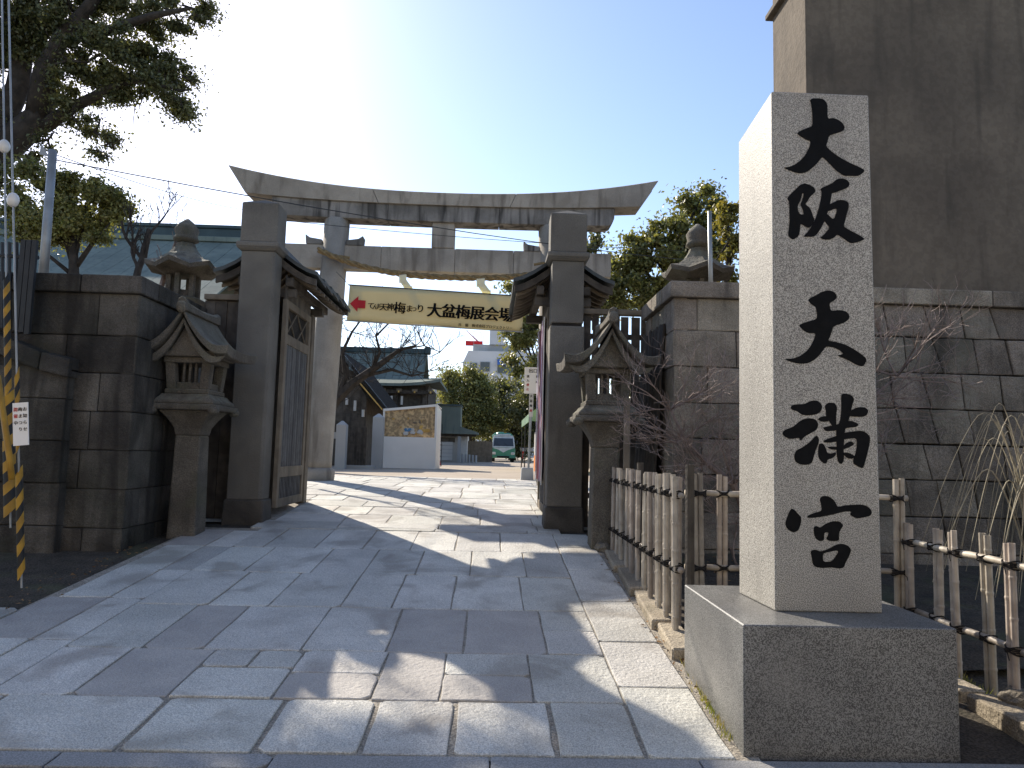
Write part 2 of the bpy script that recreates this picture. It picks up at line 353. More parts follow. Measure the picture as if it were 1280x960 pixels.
path = structure('stone_path')
bedding = sheet('path_bedding', -5.6, 4.6, [9.66]+[9.9+.3*i for i in range(32)], -0.001, 'mortar', 2); bedding.name = 'bedding'; bedding.parent = path; del bedding['kind']
for bx0, by, bdz in ((-6.5, [3.68, 4.0, 4.4, 5.05], -0.006), (-4.08, [5.04, 5.3, 5.88], -0.004), (-3.64, [5.87+.38*i for i in range(10)], -0.002)):
    b2 = sheet('bedding', bx0, 1.40, by, bdz, 'mortar', 2); b2.parent = path; del b2['kind']

pr = random.Random(11)
def slab(x0, x1, y0, y1, m='paving_granite', g=0.006, skew=(0, 0), parent=path, name='paving_stone', jit=0.010, depth=0.05, lift=None):
    j = lambda a=jit: pr.uniform(-a, a)
    mx = lambda: 0.5+pr.uniform(-.12, .12)
    pts = []
    C = [(x0+g, y0+g), (x1-g, y0+g), (x1-g+skew[1], y1-g), (x0+g+skew[0], y1-g)]
    cut = [(0.0 if pr.random() < .6 else pr.uniform(.02, .05)) for _ in C]
    for i in range(4):
        a, b = C[i], C[(i+1) % 4]; p = C[i-1]
        la = hypot(b[0]-a[0], b[1]-a[1]); lp = hypot(p[0]-a[0], p[1]-a[1])
        if cut[i]:
            pts.append((a[0]+(p[0]-a[0])*cut[i]/lp, a[1]+(p[1]-a[1])*cut[i]/lp)); pts.append((a[0]+(b[0]-a[0])*cut[i]/la, a[1]+(b[1]-a[1])*cut[i]/la))
        else: pts.append((a[0]+j(.004), a[1]+j(.004)))
        for t in ((.33, .66) if la > .35 else (.5,)):
            t += pr.uniform(-.1, .1); pts.append((a[0]+(b[0]-a[0])*t+j(jit*.6), a[1]+(b[1]-a[1])*t+j(jit*.6)))
    hz = pr.uniform(0.003, 0.010) if lift is None else lift; tx = pr.uniform(-.004, .004); ty = pr.uniform(-.005, .005)
    cx, cy = (x0+x1)/2, (y0+y1)/2
    P3 = [Vector((x, y, G(y)+hz+tx*(x-cx)+ty*(y-cy))) for x, y in pts]
    return stone_piece(name, P3, (0, 0, 1), depth, 0.005, m, parent, pr)

XL, XR = -2.83, 0.83
rows = [
 (3.70, 4.33, [-6.1, -4.4, -2.70, -1.78, -1.12, -0.60, -0.15, 0.38, XR]),
 (4.33, 5.09, [XL, -2.36, -1.81, -1.21, -0.65, -0.25, 0.30, XR]),
 (5.09, 6.07, [XL, -2.32, -1.91, -1.25, -0.67, -0.14, 0.44, XR]),
 (6.07, 7.15, [XL, -2.26, -1.77, -1.19, -0.77, -0.28, 0.32, XR]),
 (7.15, 8.22, [XL, -2.34, -1.70, -1.19, -0.69, -0.16, 0.40, XR]),
 (8.22, 9.30, [XL, -2.49, -1.92, -1.39, -0.86, -0.36, 0.16, XR])]
for ri, (y0, y1, xs) in enumerate(rows):
    for i in range(len(xs)-1):
        m = 'paving_pink' if (ri, i) in ((1, 1), (2, 4), (2, 5), (1, 4), (1, 5), (2, 1), (1, 3)) else 'paving_granite'
        x0, x1 = xs[i], xs[i+1]; g = 0.016 if ri == 0 else 0.007
        if (ri, i) == (1, 2):      # two broken pieces
            slab(x0, x1, y0, y0+.45, m, g=.012); slab(x0, x0+.3, y0+.46, y1, m, g=.008); slab(x0+.3, x1, y0+.46, y1, m, g=.008); continue
        if (ri, i) in ((1, 3), (1, 5), (2, 6)):
            t = y0+(y1-y0)*.5; slab(x0, x1, y0, t, m); slab(x0, x1, t, y1, 'paving_granite'); continue
        slab(x0, x1, y0, y1, m, g=g, skew=(0 if i == 0 else pr.uniform(-.03, .03)*0.0, 0))
# left border: drain stones, outer slabs
y = 4.33
for L_ in (0.9, 1.0, .95, 1.05, .9, 1.0):
    y1 = min(y+L_, 9.3)
    if y1-y > .2:
        slab(-3.13, XL, y, y1, 'paving_granite', lift=0.001, name='drain_stone')
        slab(-3.60+pr.uniform(-.04, .06), -3.13, y, y1, 'paving_pink' if pr.random() < .4 else 'paving_granite')
    y = y1
for (a, b, c, d) in ((-4.35, -3.62, 4.33, 5.1), (-5.2, -4.35, 4.33, 5.05), (-4.05, -3.62, 5.1, 5.9), (-6.2, -5.2, 4.33, 4.9)): slab(a, b, c, d)
# right border slabs
y = 3.70
for L_ in (0.85, 0.80, 1.02, 1.1, 1.05, .95, .9):
    y1 = min(y+L_, 9.3)
    if y1-y > .1: slab(XR, 1.27, y, y1, lift=0.012, name='border_stone')
    y = y1
# threshold strips under the gate and rows beyond it
for (a, b) in ((9.30, 9.46), (9.46, 9.82)):
    x = -3.0
    while x < 0.9:
        x1 = min(x+pr.uniform(.8, 1.3), 0.95); slab(x, x1, a, b, lift=0.010, name='threshold_stone'); x = x1 if x1-x > .01 else 9
y = 9.82; k = 0
for y1 in (10.45, 11.2, 11.85, 12.5, 13.5, 14.6, 15.8, 17.0, 18.2, 19.3):
    x = -5.4+pr.uniform(0, .5)
    if y < 11.3: x = -2.85
    xe = 4.2 if y > 11.3 else 0.95
    while x < xe-.2:
        x1 = min(x+pr.uniform(.5, .95), xe); slab(x, x1, y, y1, 'paving_granite', g=.012 if y > 12 else .008); x = x1
    y = y1
# gutter slabs along the street edge
gut = structure('street_gutter'); x = -8.0
while x < 8:
    x1 = x+pr.uniform(.95, 1.05)
    slab(x, x1, 3.25, 3.52, 'street', parent=gut, name='gutter_stone', jit=.003, g=.004, lift=0.004)
    slab(x, x1, 3.53, 3.69, 'kerb_stone' if False else 'street', parent=gut, name='gutter_stone', jit=.004, g=.004, lift=0.010)
    x = x1

# ---------------------------------------------------------------- MONUMENT
mon = thing('stone_monument', 'tall granite pillar with black carved characters standing on a polished plinth', 'monument', (1.93, 4.3, 0))
b = B(); b.box(1.325, 2.44, 3.75, 4.87, -0.02, 0.65); b.out('plinth', 'plinth_granite', mon, 0.006)
b = B()
tw = 0.010
bx = [(1.625, 4.085), (2.235, 4.085), (2.235, 4.60), (1.600, 4.60)]
tz = [3.697, 3.697, 3.605, 3.605]
b.loft([[(x, y, 0.651) for x, y in bx], [(x+(.008 if x < 1.9 else -.012), y+(.004 if y < 4.3 else -.004), z) for (x, y), z in zip(bx, tz)]])
b.out('pillar', 'monument_granite', mon, 0.006)

def smooth_closed(p, it=2):
    for _ in range(it):
        q = []
        for i in range(len(p)):
            a, b_ = p[i], p[(i+1) % len(p)]
            q.append((a[0]*.8+b_[0]*.2, a[1]*.8+b_[1]*.2)); q.append((a[0]*.2+b_[0]*.8, a[1]*.2+b_[1]*.8))
        p = q
    return p
def glyph(shapes, ox, oy, sc, parent):
    cu = bpy.data.curves.new('carved_character', 'CURVE'); cu.dimensions = '2D'; cu.fill_mode = 'BOTH'
    grp = []
    for gi, group in enumerate(shapes):
        cu = bpy.data.curves.new('carved_character', 'CURVE'); cu.dimensions = '2D'; cu.fill_mode = 'BOTH'; cu.extrude = 0.0015+0.00025*gi
        for poly in group:
            pts = [at(ox+x/sc, oy+y/sc, 4.085) for x, y in smooth_closed(poly)]
            sp = cu.splines.new('POLY'); sp.points.add(len(pts)-1); sp.use_cyclic_u = True
            for i, p in enumerate(pts): sp.points[i].co = (p.x, p.z, 0, 1)
        o = bpy.data.objects.new('tmp', cu); COL.objects.link(o); grp.append(o)
    bpy.context.view_layer.update(); dg = bpy.context.evaluated_depsgraph_get()
    bm = bmesh.new()
    for o in grp:
        me = bpy.data.meshes.new_from_object(o.evaluated_get(dg)); me.transform(Matrix.Translation((0, 4.0855, 0)) @ Matrix.Rotation(pi/2, 4, 'X')); bm.from_mesh(me)
        bpy.data.objects.remove(o)
    me = bpy.data.meshes.new('carved_character'); bm.to_mesh(me); bm.free(); me.materials.clear()
    return link_mesh('carved_character', me, 'ink_black', parent)
g_dai = [[[(340,120),(360,103),(460,105),(495,130),(515,170),(515,310),(570,298),(620,315),(665,350),(690,395),(670,430),(610,450),(530,475),(515,540),(498,580),(560,640),(640,695),(720,740),(800,775),(890,820),(870,850),(825,880),(745,878),(680,878),(610,830),(540,760),(490,710),(462,688),(420,745),(370,795),(310,840),(240,855),(180,840),(130,820),(70,795),(130,790),(190,765),(250,720),(300,660),(335,590),(350,530),(300,515),(250,485),(205,450),(280,410),(360,385),(368,340),(362,230),(352,150)]]]
g_han = [
 [[(135,365),(165,320),(215,275),(290,200),(345,183),(400,200),(455,232),(475,268),(465,295),(410,345),(380,395),(350,438),(395,465),(425,515),(445,580),(462,620),(440,680),(395,722),(350,700),(290,665),(288,760),(270,820),(205,862),(165,835),(145,800),(165,650),(162,520),(160,410)],
  [(334,300),(322,365),(292,440),(320,490),(335,560),(295,558),(265,520),(258,455),(298,385),(312,306)]],
 [[(530,248),(600,215),(680,180),(725,135),(790,122),(850,140),(885,185),(870,230),(800,260),(720,290),(665,305),(660,370),(645,440),(625,520),(600,600),(570,665),(530,740),(490,795),(455,825),(325,825),(360,790),(410,730),(455,650),(480,590),(510,500),(530,420),(545,330),(550,280)]],
 [[(600,455),(640,435),(680,420),(740,385),(800,382),(860,405),(875,440),(865,500),(845,570),(825,650),(810,700),(880,745),(960,785),(1030,825),(1065,855),(1000,885),(905,905),(860,880),(800,835),(735,795),(700,835),(640,862),(580,858),(530,840),(570,805),(610,760),(645,715),(600,655),(570,620),(590,540)],
  [(612,520),(650,512),(700,490),(733,485),(725,540),(700,605),(680,612),(640,575),(612,550)]]]
g_ten = [[[(315,155),(400,110),(470,72),(540,62),(590,85),(612,130),(590,160),(535,190),(540,240),(555,270),(630,258),(700,272),(735,310),(730,350),(690,385),(570,425),(560,470),(540,530),(520,568),(580,575),(680,600),(770,645),(850,700),(900,740),(905,770),(870,830),(800,805),(700,750),(605,715),(680,700),(640,665),(580,635),(500,622),(460,680),(400,750),(320,795),(230,798),(150,780),(80,750),(170,745),(240,720),(310,670),(360,600),(385,540),(398,490),(320,492),(270,460),(225,410),(300,380),(410,350),(410,290),(400,230),(350,200)]]]
g_man = [[p] for p in [
 [(145,235),(165,205),(290,200),(350,165),(420,165),(465,215),(455,265),(420,300),(340,315),(260,310),(210,270),(160,260)],
 [(62,490),(90,455),(170,430),(250,360),(330,338),(400,355),(425,400),(410,455),(350,490),(280,530),(245,575),(235,535),(170,550),(120,545),(75,515)],
 [(180,720),(200,665),(270,630),(340,580),(405,508),(430,550),(425,600),(400,650),(380,720),(360,790),(310,810),(240,805),(190,775)],
 [(425,600),(465,590),(495,630),(510,690),(560,695),(590,680),(605,700),(570,740),(515,755),(510,785),(485,800),(450,770),(420,730)],
 [(485,220),(520,185),(590,190),(612,240),(600,320),(605,420),(560,420),(530,370),(500,330),(500,270)],
 [(415,355),(450,325),(530,320),(530,375),(460,380)],
 [(650,105),(690,92),(750,110),(782,145),(765,200),(750,260),(735,340),(690,450),(680,560),(675,650),(680,760),(655,805),(620,780),(605,700),(605,560),(600,450),(640,380),(655,250)],
 [(735,275),(810,230),(890,232),(925,265),(905,315),(860,330),(730,325)],
 [(470,440),(500,425),(600,410),(700,370),(760,368),(825,400),(810,430),(700,440),(610,465),(500,475)],
 [(465,575),(520,545),(600,520),(690,485),(780,472),(870,465),(940,520),(935,600),(910,700),(885,800),(865,845),(820,825),(775,800),(770,760),(800,680),(810,600),(805,540),(700,550),(610,575),(520,590)],
 [(665,640),(700,590),(750,570),(785,600),(740,630),(670,655)],
 [(510,630),(560,625),(620,630),(620,660),(550,655)],
 [(665,690),(720,685),(790,720),(760,750),(710,740)]]]
g_kyu = [
 [[(100,380),(130,290),(165,222),(200,235),(245,285),(278,320),(270,400),(245,460),(200,488),(150,470),(110,430)]],
 [[(475,120),(500,88),(560,85),(630,125),(665,190),(675,205),(780,185),(940,178),(1010,205),(1050,260),(1030,305),(960,320),(890,335),(840,315),(805,290),(825,255),(740,258),(600,295),(450,322),(340,328),(345,300),(420,270),(500,250),(492,180)]],
 [[(410,430),(440,410),(480,435),(540,390),(620,360),(700,365),(735,410),(700,460),(685,510),(692,560),(670,580),(580,578),(545,555),(565,520),(572,485),(525,485),(525,570),(480,582),(440,560),(415,510)]],
 [[(375,685),(430,670),(490,695),(580,660),(650,620),(720,605),(780,625),(822,670),(800,740),(760,810),(740,870),(690,880),(600,865),(510,875),(430,862),(400,830),(390,760)],
  [(510,715),(590,695),(665,680),(680,700),(640,760),(610,798),(540,808),(512,790)]]]
glyph(g_dai, 970, 110, 8, mon); glyph(g_han, 970, 210, 9.6, mon); glyph(g_ten, 970, 355, 8, mon)
glyph(g_man, 970, 480, 8, mon); glyph(g_kyu, 970, 610, 8.73, mon)

# ---------------------------------------------------------------- GATE POSTS, leaves and little roofs
def gate_post(cx, label, low_z, hw=0.225):
    z0 = G(9.65); t = thing('gate_post', label, 'gate post', (cx, 9.82, z0), 'stone gate posts')
    y0, y1 = 9.65, 10.0
    B().frustum(cx, 9.825, z0-.05, z0+.30, hw+.045, .21, hw+.03, .195).out('foot', 'post_base', t, 0.02)
    if low_z:
        B().box(cx-hw-.01, cx+hw+.01, y0-.008, y1+.008, z0+.30, low_z-.02).out('shaft', 'post_stone', t, 0.02, seg=2)
        B().box(cx-hw+.02, cx+hw-.02, y0+.02, y1-.02, low_z-.021, low_z+.021).out('joint', 'wall_joint', t)
        B().box(cx-hw+.005, cx+hw-.005, y0, y1, low_z+.02, 4.13).out('shaft', 'post_stone', t, 0.02, seg=2)
    else:
        B().loft([[(cx-hw, y0, z0+.30), (cx+hw-.035, y0, z0+.30), (cx+hw, y0+.035, z0+.30), (cx+hw, y1, z0+.30), (cx-hw, y1, z0+.30)],
                  [(cx-hw, y0, 4.13), (cx+hw-.035, y0, 4.13), (cx+hw, y0+.035, 4.13), (cx+hw, y1, 4.13), (cx-hw, y1, 4.13)]]).out('shaft', 'post_stone', t, 0.008)
    B().frustum(cx, 9.825, 4.13, 4.17, hw+.015, .19, hw+.06, .235).out('necking', 'post_stone', t, 0.008)
    b = B(); b.box(cx-hw-.065, cx+hw+.065, y0-.065, y1+.065, 4.171, 4.25); b.out('cap_moulding', 'post_stone', t, 0.03, seg=3)
    hb = hw+.025
    b = B(); b.box(cx-hb, cx+hb, y0-.02, y1+.02, 4.251, 4.80); b.out('cap', 'post_stone', t, 0.012)
    b = B(); c = [(cx-hb+.012, y0-.008, 4.801), (cx+hb-.012, y0-.008, 4.801), (cx+hb-.012, y1+.008, 4.801), (cx-hb+.012, y1+.008, 4.801), (cx, 9.82, 4.90)]
    b.add(c, [(0, 1, 4), (1, 2, 4), (2, 3, 4), (3, 0, 4), (3, 2, 1, 0)]); b.out('cap_top', 'post_stone', t)
    return t
gate_post(-3.205, 'left stone gate post with plain shaft beside the open wooden leaf', None)
gate_post(1.01, 'right stone gate post with a joint halfway up its shaft', 3.25)

def gate_roof(cx, label, side):
    "small gabled copper roof on wooden supports behind the post, side=+1: gate leaf on its +x side"
    t = thing('gate_roof', label, 'roof', (cx, 11.0, G(11)), 'small roofs behind the gate posts')
    prof = [(0, 4.36), (.12, 4.25), (.27, 4.12), (.43, 4.01), (.58, 3.93), (.72, 3.885)]
    n = 5; Ya, Yb = 9.98, 12.3
    for s in (-1, 1):
        for k in range(n):
            ya = Ya+(Yb-Ya)*k/n; yb = ya+(Yb-Ya)/n+.10
            up = [(cx+s*x, z+.035) for x, z in prof]; dn = [(cx+s*x, z-.02) for x, z in reversed(prof)]
            ring = up+dn
            ra = [(x, ya, z+.030) for x, z in ring]; rb = [(x, yb, z-.030) for x, z in ring]
            b = B(); b.loft([ra, rb]); b.out('roof_plate', 'copper_dark', t)
    B().prism([(cx-.09, 4.36), (cx+.09, 4.36), (cx+.07, 4.46), (cx-.07, 4.46)], 'y', Ya-.04, Yb+.04).out('ridge', 'copper_dark', t, .01)
    # bargeboards, soffit, rafters
    for yy in (Ya+.04, Yb-.02):
        for s in (-1, 1):
            up = [(cx+s*x*.97, z-.035) for x, z in prof]; dn = [(cx+s*x*.97, z-.155+.03*(x/.7)) for x, z in reversed(prof)]
            B().prism(up+dn, 'y', yy, yy+.05).out('bargeboard', 'old_wood', t)
    for s in (-1, 1):
        up = [(cx+s*x*.9, z-.075) for x, z in prof]; dn = [(cx+s*x*.9, z-.10) for x, z in reversed(prof)]
        B().prism(up+dn, 'y', Ya+.10, Yb-.05).out('soffit', 'old_wood', t)
        for k in range(9):
            yy = Ya+.2+k*.245
            up = [(cx+s*x*.93, z-.105) for x, z in prof]; dn = [(cx+s*x*.93, z-.15) for x, z in reversed(prof)]
            B().prism(up+dn, 'y', yy, yy+.045).out('rafter', 'frame_wood', t)
        B().box(cx+s*.33-.05, cx+s*.33+.05, Ya+.03, Yb-.1, 3.74, 3.86).out('purlin', 'old_wood', t, .005)
    B().box(cx-.40, cx+.40, Ya+.12, Ya+.22, 3.60, 3.72).out('tie_beam', 'old_wood', t, .005)
    B().box(cx-.45, cx+.45, 11.52, 11.64, 3.60, 3.72).out('tie_beam', 'old_wood', t, .005)
    px = cx+side*.26 if side > 0 else cx-.12
    B().box(px-.07, px+.07, 11.425, 11.60, G(11.6)-.05, 3.60).out('support_post', 'frame_wood', t, .008)
    B().box(cx-side*.26-.06, cx-side*.26+.06, 11.50, 11.64, G(11.6)-.05, 3.60).out('support_post', 'old_wood', t, .008)
    for k in range(8): B().box(cx-.02, cx+.02, 10.02+k*.176, 10.02+(k+1)*.176-.004, G(10)+.02, 3.735).out('side_board', 'old_wood', t)
    return t
gate_roof(-3.20, 'small dark gabled copper roof behind the left gate post', 1)
gate_roof(0.99, 'small dark gabled copper roof behind the right gate post', -1)

def gate_leaf(x, label, s, banner=False):
    "open leaf lying along the path direction; s=+1: its seen face looks to +x"
    y0, y1 = 10.03, 11.42; z0 = 0.66; z1 = 3.56
    t = thing('gate_leaf', label, 'gate door', (x, y0, z0), 'open leaves of the gate')
    T = .03
    def bar(n, ya, yb, za, zb, th=T, m='frame_wood', bev=.004): return B().box(x-th, x+th, ya, yb, za, zb).out(n, m, t, bev)
    bar('stile', y0, y0+.11, z0, z1); bar('stile', y1-.11, y1, z0, z1)
    bar('rail', y0+.11, y1-.11, z0, .78, T-.002); bar('rail', y0+.11, y1-.11, 1.07, 1.22, T-.002)
    bar('rail', y0+.11, y1-.11, 2.94, 3.08, T-.002); bar('rail', y0+.11, y1-.11, 3.46, z1, T-.002)
    n = 10; w = (y1-y0-.22)/n
    for k in range(n): bar('board', y0+.11+k*w+.006, y0+.11+(k+1)*w-.006, 1.22, 2.94, .012+.002*(k % 2), 'door_wood', .003)
    n = 16; w = (y1-y0-.22)/n
    for k in range(n): bar('grille_slat', y0+.11+k*w+.02, y0+.11+(k+1)*w-.02, .78, 1.07, .012, 'door_wood', 0)
    bar('grille_back', y0+.11, y1-.11, .78, 1.07, .004, 'wall_joint', 0)
    bar('transom_board', y0+.01, y1-.01, z1+.002, 3.90, .014, 'old_wood', 0)
    B().box(x-s*.028-.004, x-s*.028+.004, y0+.1, y1-.1, 3.06, 3.48).out('light_backing', 'wall_joint', t)
    # crossed lattice in the top light
    ya, yb, za, zb = y0+.11, y1-.11, 3.08, 3.46
    for i in range(-1, 3):
        for d in (1, -1):
            p = (ya+(yb-ya)*(i+.0)/2.0, za if d > 0 else zb); q = (p[0]+(zb-za)*1.35, zb if d > 0 else za)
            def clip(p, q):
                (a, c), (b_, d_) = p, q
                t0 = max(0, (ya-a)/(b_-a)); t1 = min(1, (yb-a)/(b_-a))
                return (a+(b_-a)*t0, c+(d_-c)*t0), (a+(b_-a)*t1, c+(d_-c)*t1), t1 > t0
            P, Q, ok = clip(p, q)
            if ok: B().tube([(x+d*.008, P[0], P[1]), (x+d*.008, Q[0], Q[1])], .012, 4).out('lattice_bar', 'frame_wood', t)
    return t
gate_leaf(-2.92, 'left gate leaf standing open with crossed lattice window above grey boards', 1)
gate_leaf(0.80, 'right gate leaf standing open behind a tall purple banner', -1)
# banner on right leaf
bt = thing('tall_banner', 'tall purple and red printed banner hanging on the right gate leaf', 'banner', (0.74, 10.9, 1.0))
V = []; F = []; ny, nz = 10, 24
for j in range(nz+1):
    for i in range(ny+1):
        yy = 10.25+.95*i/ny; zz = 1.10+2.30*j/nz
        V.append((0.745+.012*sin(i*1.1+j*.25)+.006*sin(j*.9), yy, zz))
F = [(j*(ny+1)+i, j*(ny+1)+i+1, (j+1)*(ny+1)+i+1, (j+1)*(ny+1)+i) for j in range(nz) for i in range(ny)]
me = bpy.data.meshes.new('cloth'); me.from_pydata(V, [], F); o = link_mesh('cloth', me, 'banner_purple', bt, smooth=True)
so_ = o.modifiers.new('s', 'SOLIDIFY'); so_.thickness = .004
for (ya, yb) in ((10.24, 10.31), (11.13, 11.20)):
    B().box(.712, .718, ya, yb, 1.1, 3.4).out('stripe', 'banner_stripe', bt)
for yy in (10.215, 11.225):
    B().tube([(.738, yy, 1.05), (.738, yy, 3.45)], .009, 6).out('pole', 'white_paint', bt)

# ---------------------------------------------------------------- TORII
TC = -1.165
tor = thing('torii_gate', 'large weathered stone torii arch standing beyond the gate posts', 'torii', (TC, 16.0, COURT))
def kas_top(u): return 7.255+0.46*abs(u)**2.3
def kas_bot(u): return 6.965+0.13*abs(u)**2.6
N = 36; rings = []
for i in range(N+1):
    u = -1+2*i/N; xt = TC+u*4.81; xb = TC+u*4.42
    zt, zb = kas_top(u), kas_bot(u)
    rings.append([(xb, 15.70, zb), (xt, 15.66, zt-.03), (xt, 15.72, zt+.0), (xt, 16.0, zt+.05), (xt, 16.28, zt), (xt, 16.34, zt-.03), (xb, 16.30, zb)])
def seg(a, b): return B().loft(rings[a:b+1])
for a, b_ in ((0, 12), (12, 24), (24, 36)):
    rr = [list(r) for r in rings[a:b_+1]]
    if a: rr[0] = [(x+.006, y, z) for x, y, z in rr[0]]
    if b_ < N: rr[-1] = [(x-.006, y, z) for x, y, z in rr[-1]]
    B().loft(rr).out('top_lintel', 'torii_stone', tor)
def shim(xa, xb, ea=0, eb=0):
    zb = 6.60; zt = 6.962
    P = []
    n = 8
    rr = []
    for i in range(n+1):
        x = xa+(xb-xa)*i/n; u = (x-TC)/4.42
        rr.append([x, 6.60+.05*abs(u)**2, kas_bot(u)-.002])
    R_ = []
    if ea: R_.append([(xa-.14, yy, z) for yy, z in ((15.78, 6.82), (15.76, rr[0][2]), (16.24, rr[0][2]), (16.22, 6.82))])
    if ea: R_.append([(xa-.09, yy, z) for yy, z in ((15.76, 6.69), (15.76, rr[0][2]), (16.24, rr[0][2]), (16.24, 6.69))])
    for x, a, c in rr: R_.append([(x, 15.76, a), (x, 15.76, c), (x, 16.24, c), (x, 16.24, a)])
    if eb: R_.append([(xb+.09, yy, z) for yy, z in ((15.76, 6.69), (15.76, rr[-1][2]), (16.24, rr[-1][2]), (16.24, 6.69))])
    if eb: R_.append([(xb+.14, yy, z) for yy, z in ((15.78, 6.82), (15.76, rr[-1][2]), (16.24, rr[-1][2]), (16.22, 6.82))])
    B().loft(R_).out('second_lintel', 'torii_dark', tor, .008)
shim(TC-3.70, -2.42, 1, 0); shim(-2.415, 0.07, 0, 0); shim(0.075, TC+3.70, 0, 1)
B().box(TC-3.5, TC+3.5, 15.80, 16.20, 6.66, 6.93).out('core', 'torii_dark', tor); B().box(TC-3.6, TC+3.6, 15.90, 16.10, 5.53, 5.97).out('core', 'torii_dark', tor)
for (a, b_) in ((TC-3.79, -2.55), (-2.545, -0.9), (-0.895, 0.42), (0.425, TC+3.79)):
    B().box(a, b_, 15.86, 16.14, 5.48, 6.02).out('tie_beam', 'torii_stone', tor, .010)
B().box(-1.43, -0.92, 15.84, 16.16, 6.023, 6.605).out('strut', 'torii_stone', tor, .012)
for s in (-1, 1):
    top = TC+s*2.42; bot = TC+s*2.60
    B().loft([[(bot+(top-bot)*t+(.31-.03*t)*cos(2*pi*k/28), 16+(.31-.03*t)*sin(2*pi*k/28), COURT+.28+(6.62-COURT-.28)*t) for k in range(28)] for t in (0, .03, .5, 1)]).out('pillar', 'torii_stone', tor, smooth=True)
    B().lathe(bot, 16.0, [(.36, COURT-.05), (.38, COURT+.05), (.39, COURT+.17), (.37, COURT+.24), (.31, COURT+.285)], 28).out('plinth', 'torii_stone', tor, smooth=True)
    px = TC+s*2.44
    for q in (-1, 1):
        xa = px+q*.27
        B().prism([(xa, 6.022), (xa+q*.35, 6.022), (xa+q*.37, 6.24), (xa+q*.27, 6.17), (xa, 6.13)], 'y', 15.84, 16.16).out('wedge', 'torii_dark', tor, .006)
# shimenawa rope
rp = thing('straw_rope', 'twisted straw rope sagging across the torii with white paper streamers', 'rope', (TC, 15.6, 5.3))
def ropec(t):
    x = -3.88+(1.55+3.88)*t; k = (x+.9)/2.98
    return Vector((x, 15.58, 5.29+.53*abs(k)**2.6))
for ph in (0, 1, 2):
    pts = []; rad = []
    for i in range(161):
        t = i/160; c = ropec(t); a = ph*2*pi/3+t*52
        r0 = .035
        pts.append(c+Vector((0, cos(a)*r0, sin(a)*r0))); rad.append(.036+.004*sin(i*1.7))
    B().tube(pts, rad, 6).out('strand', 'rope', rp, smooth=True)
for x in (-3.4, 1.07):
    c = ropec((x+3.88)/5.43)
    B().tube([Vector((x-.2, 15.66, 5.66)), Vector((x, 15.64, 5.70)), Vector((x+.2, 15.66, 5.68))], .03, 6).out('end_wrap', 'rope', rp)
sr = random.Random(4)
for x, w in ((-2.0, .16), (-0.30, .18), (.9, .17)):
    c = ropec((x+3.88)/5.43); b = B(); z = c.z-.04; xx = x; dy = 0
    for k in range(4):
        z1 = z-.15; x1 = xx+(.10 if k % 2 else -.02)+.03
        b.add([(xx-w/2, 15.50-.02*k, z), (xx+w/2, 15.50, z+.02), (x1+w/2, 15.47, z1), (x1-w/2, 15.50+.02*k, z1-.03)], [(0, 1, 2, 3)])
        b.add([(xx-w/2, 15.505-.02*k, z), (xx+w/2, 15.505, z+.02), (x1+w/2, 15.475, z1), (x1-w/2, 15.505+.02*k, z1-.03)], [(3, 2, 1, 0)])
        z = z1+.02; xx = x1
    o = b.out('paper_streamer', 'paper', rp)
# festival banner (root at its top left corner, hung slightly askew)
fb = thing('festival_banner', 'cream banner with red arrow and black Japanese lettering hung beneath the straw rope', 'banner', (-3.11, 15.35, 4.99))
sc_ = 15.35/16
fb.rotation_euler = (0, radians(2.0), 0)
Wb, Hb = 3.93*sc_, .80*sc_
V = []; nx = 30; nz_ = 5
for j in range(nz_+1):
    for i in range(nx+1):
        V.append((Wb*i/nx, .02*sin(i*.5)*(j/nz_), -Hb*j/nz_-.012*sin(i*.32)*(j/nz_)))
F = [(j*(nx+1)+i, (j+1)*(nx+1)+i, (j+1)*(nx+1)+i+1, j*(nx+1)+i+1) for j in range(nz_) for i in range(nx)]
me = bpy.data.meshes.new('cloth'); me.from_pydata(V, [], F); o = link_mesh('cloth', me, 'banner_cloth', fb, world=False, smooth=True)
md = o.modifiers.new('s', 'SOLIDIFY'); md.thickness = .006; md.offset = 1
B().tube([(-.03, .0, .01), (Wb+.03, .0, .01)], .014, 8).out('top_batten', 'dark_steel', fb, world=False)
B().tube([(-.03, .0, -Hb-.005), (Wb+.03, .0, -Hb-.005)], .012, 8).out('bottom_batten', 'steel', fb, world=False)
U = 15.35/900
ff = -.034
a0 = .045; az = -.40
B().prism([(a0, az), (a0+.17, az+.17), (a0+.17, az+.085), (a0+.33, az+.085), (a0+.33, az-.085), (a0+.17, az-.085), (a0+.17, az-.17)], 'y', ff, ff+.004).out('arrow', 'red', fb, world=False)
for ch, px, em, dz in (('て', 463, 9, 0), ('ん', 469.5, 7.5, -2), ('ま', 474, 6.5, 1), ('天', 478.5, 10, -1.2), ('神', 487.5, 10, 0), ('梅', 497, 15.5, -1), ('ま', 512.5, 9.5, -1), ('つ', 519.5, 7.5, -1.5), ('り', 526, 11, 1)):
    text(ch, em*U*1.0, 'ink_black', fb, (.42+(px-463)*U*.97, ff, -.42-em*U*.36+dz*U*.5), bold=.014)
for k, ch in enumerate('大盆梅展会場'):
    text(ch, 19.0*U, 'ink_black', fb, ((536.5-437+k*18.1)*U, ff, -.42-19.5*U*.38), bold=.022)
text('共　催　株式会社プロジェクトリー　　大阪天満宮', 4.3*U, 'ink_black', fb, ((577-437)*U, ff, -.735), bold=.01)
for xx, X2 in ((0, -3.62), (Wb, 1.2)):
    B().tube([(xx, 0, 0), (X2+3.24 if xx == 0 else X2+3.24, .3, .35)], .006, 4).out('cord', 'dark_steel', fb, world=False)

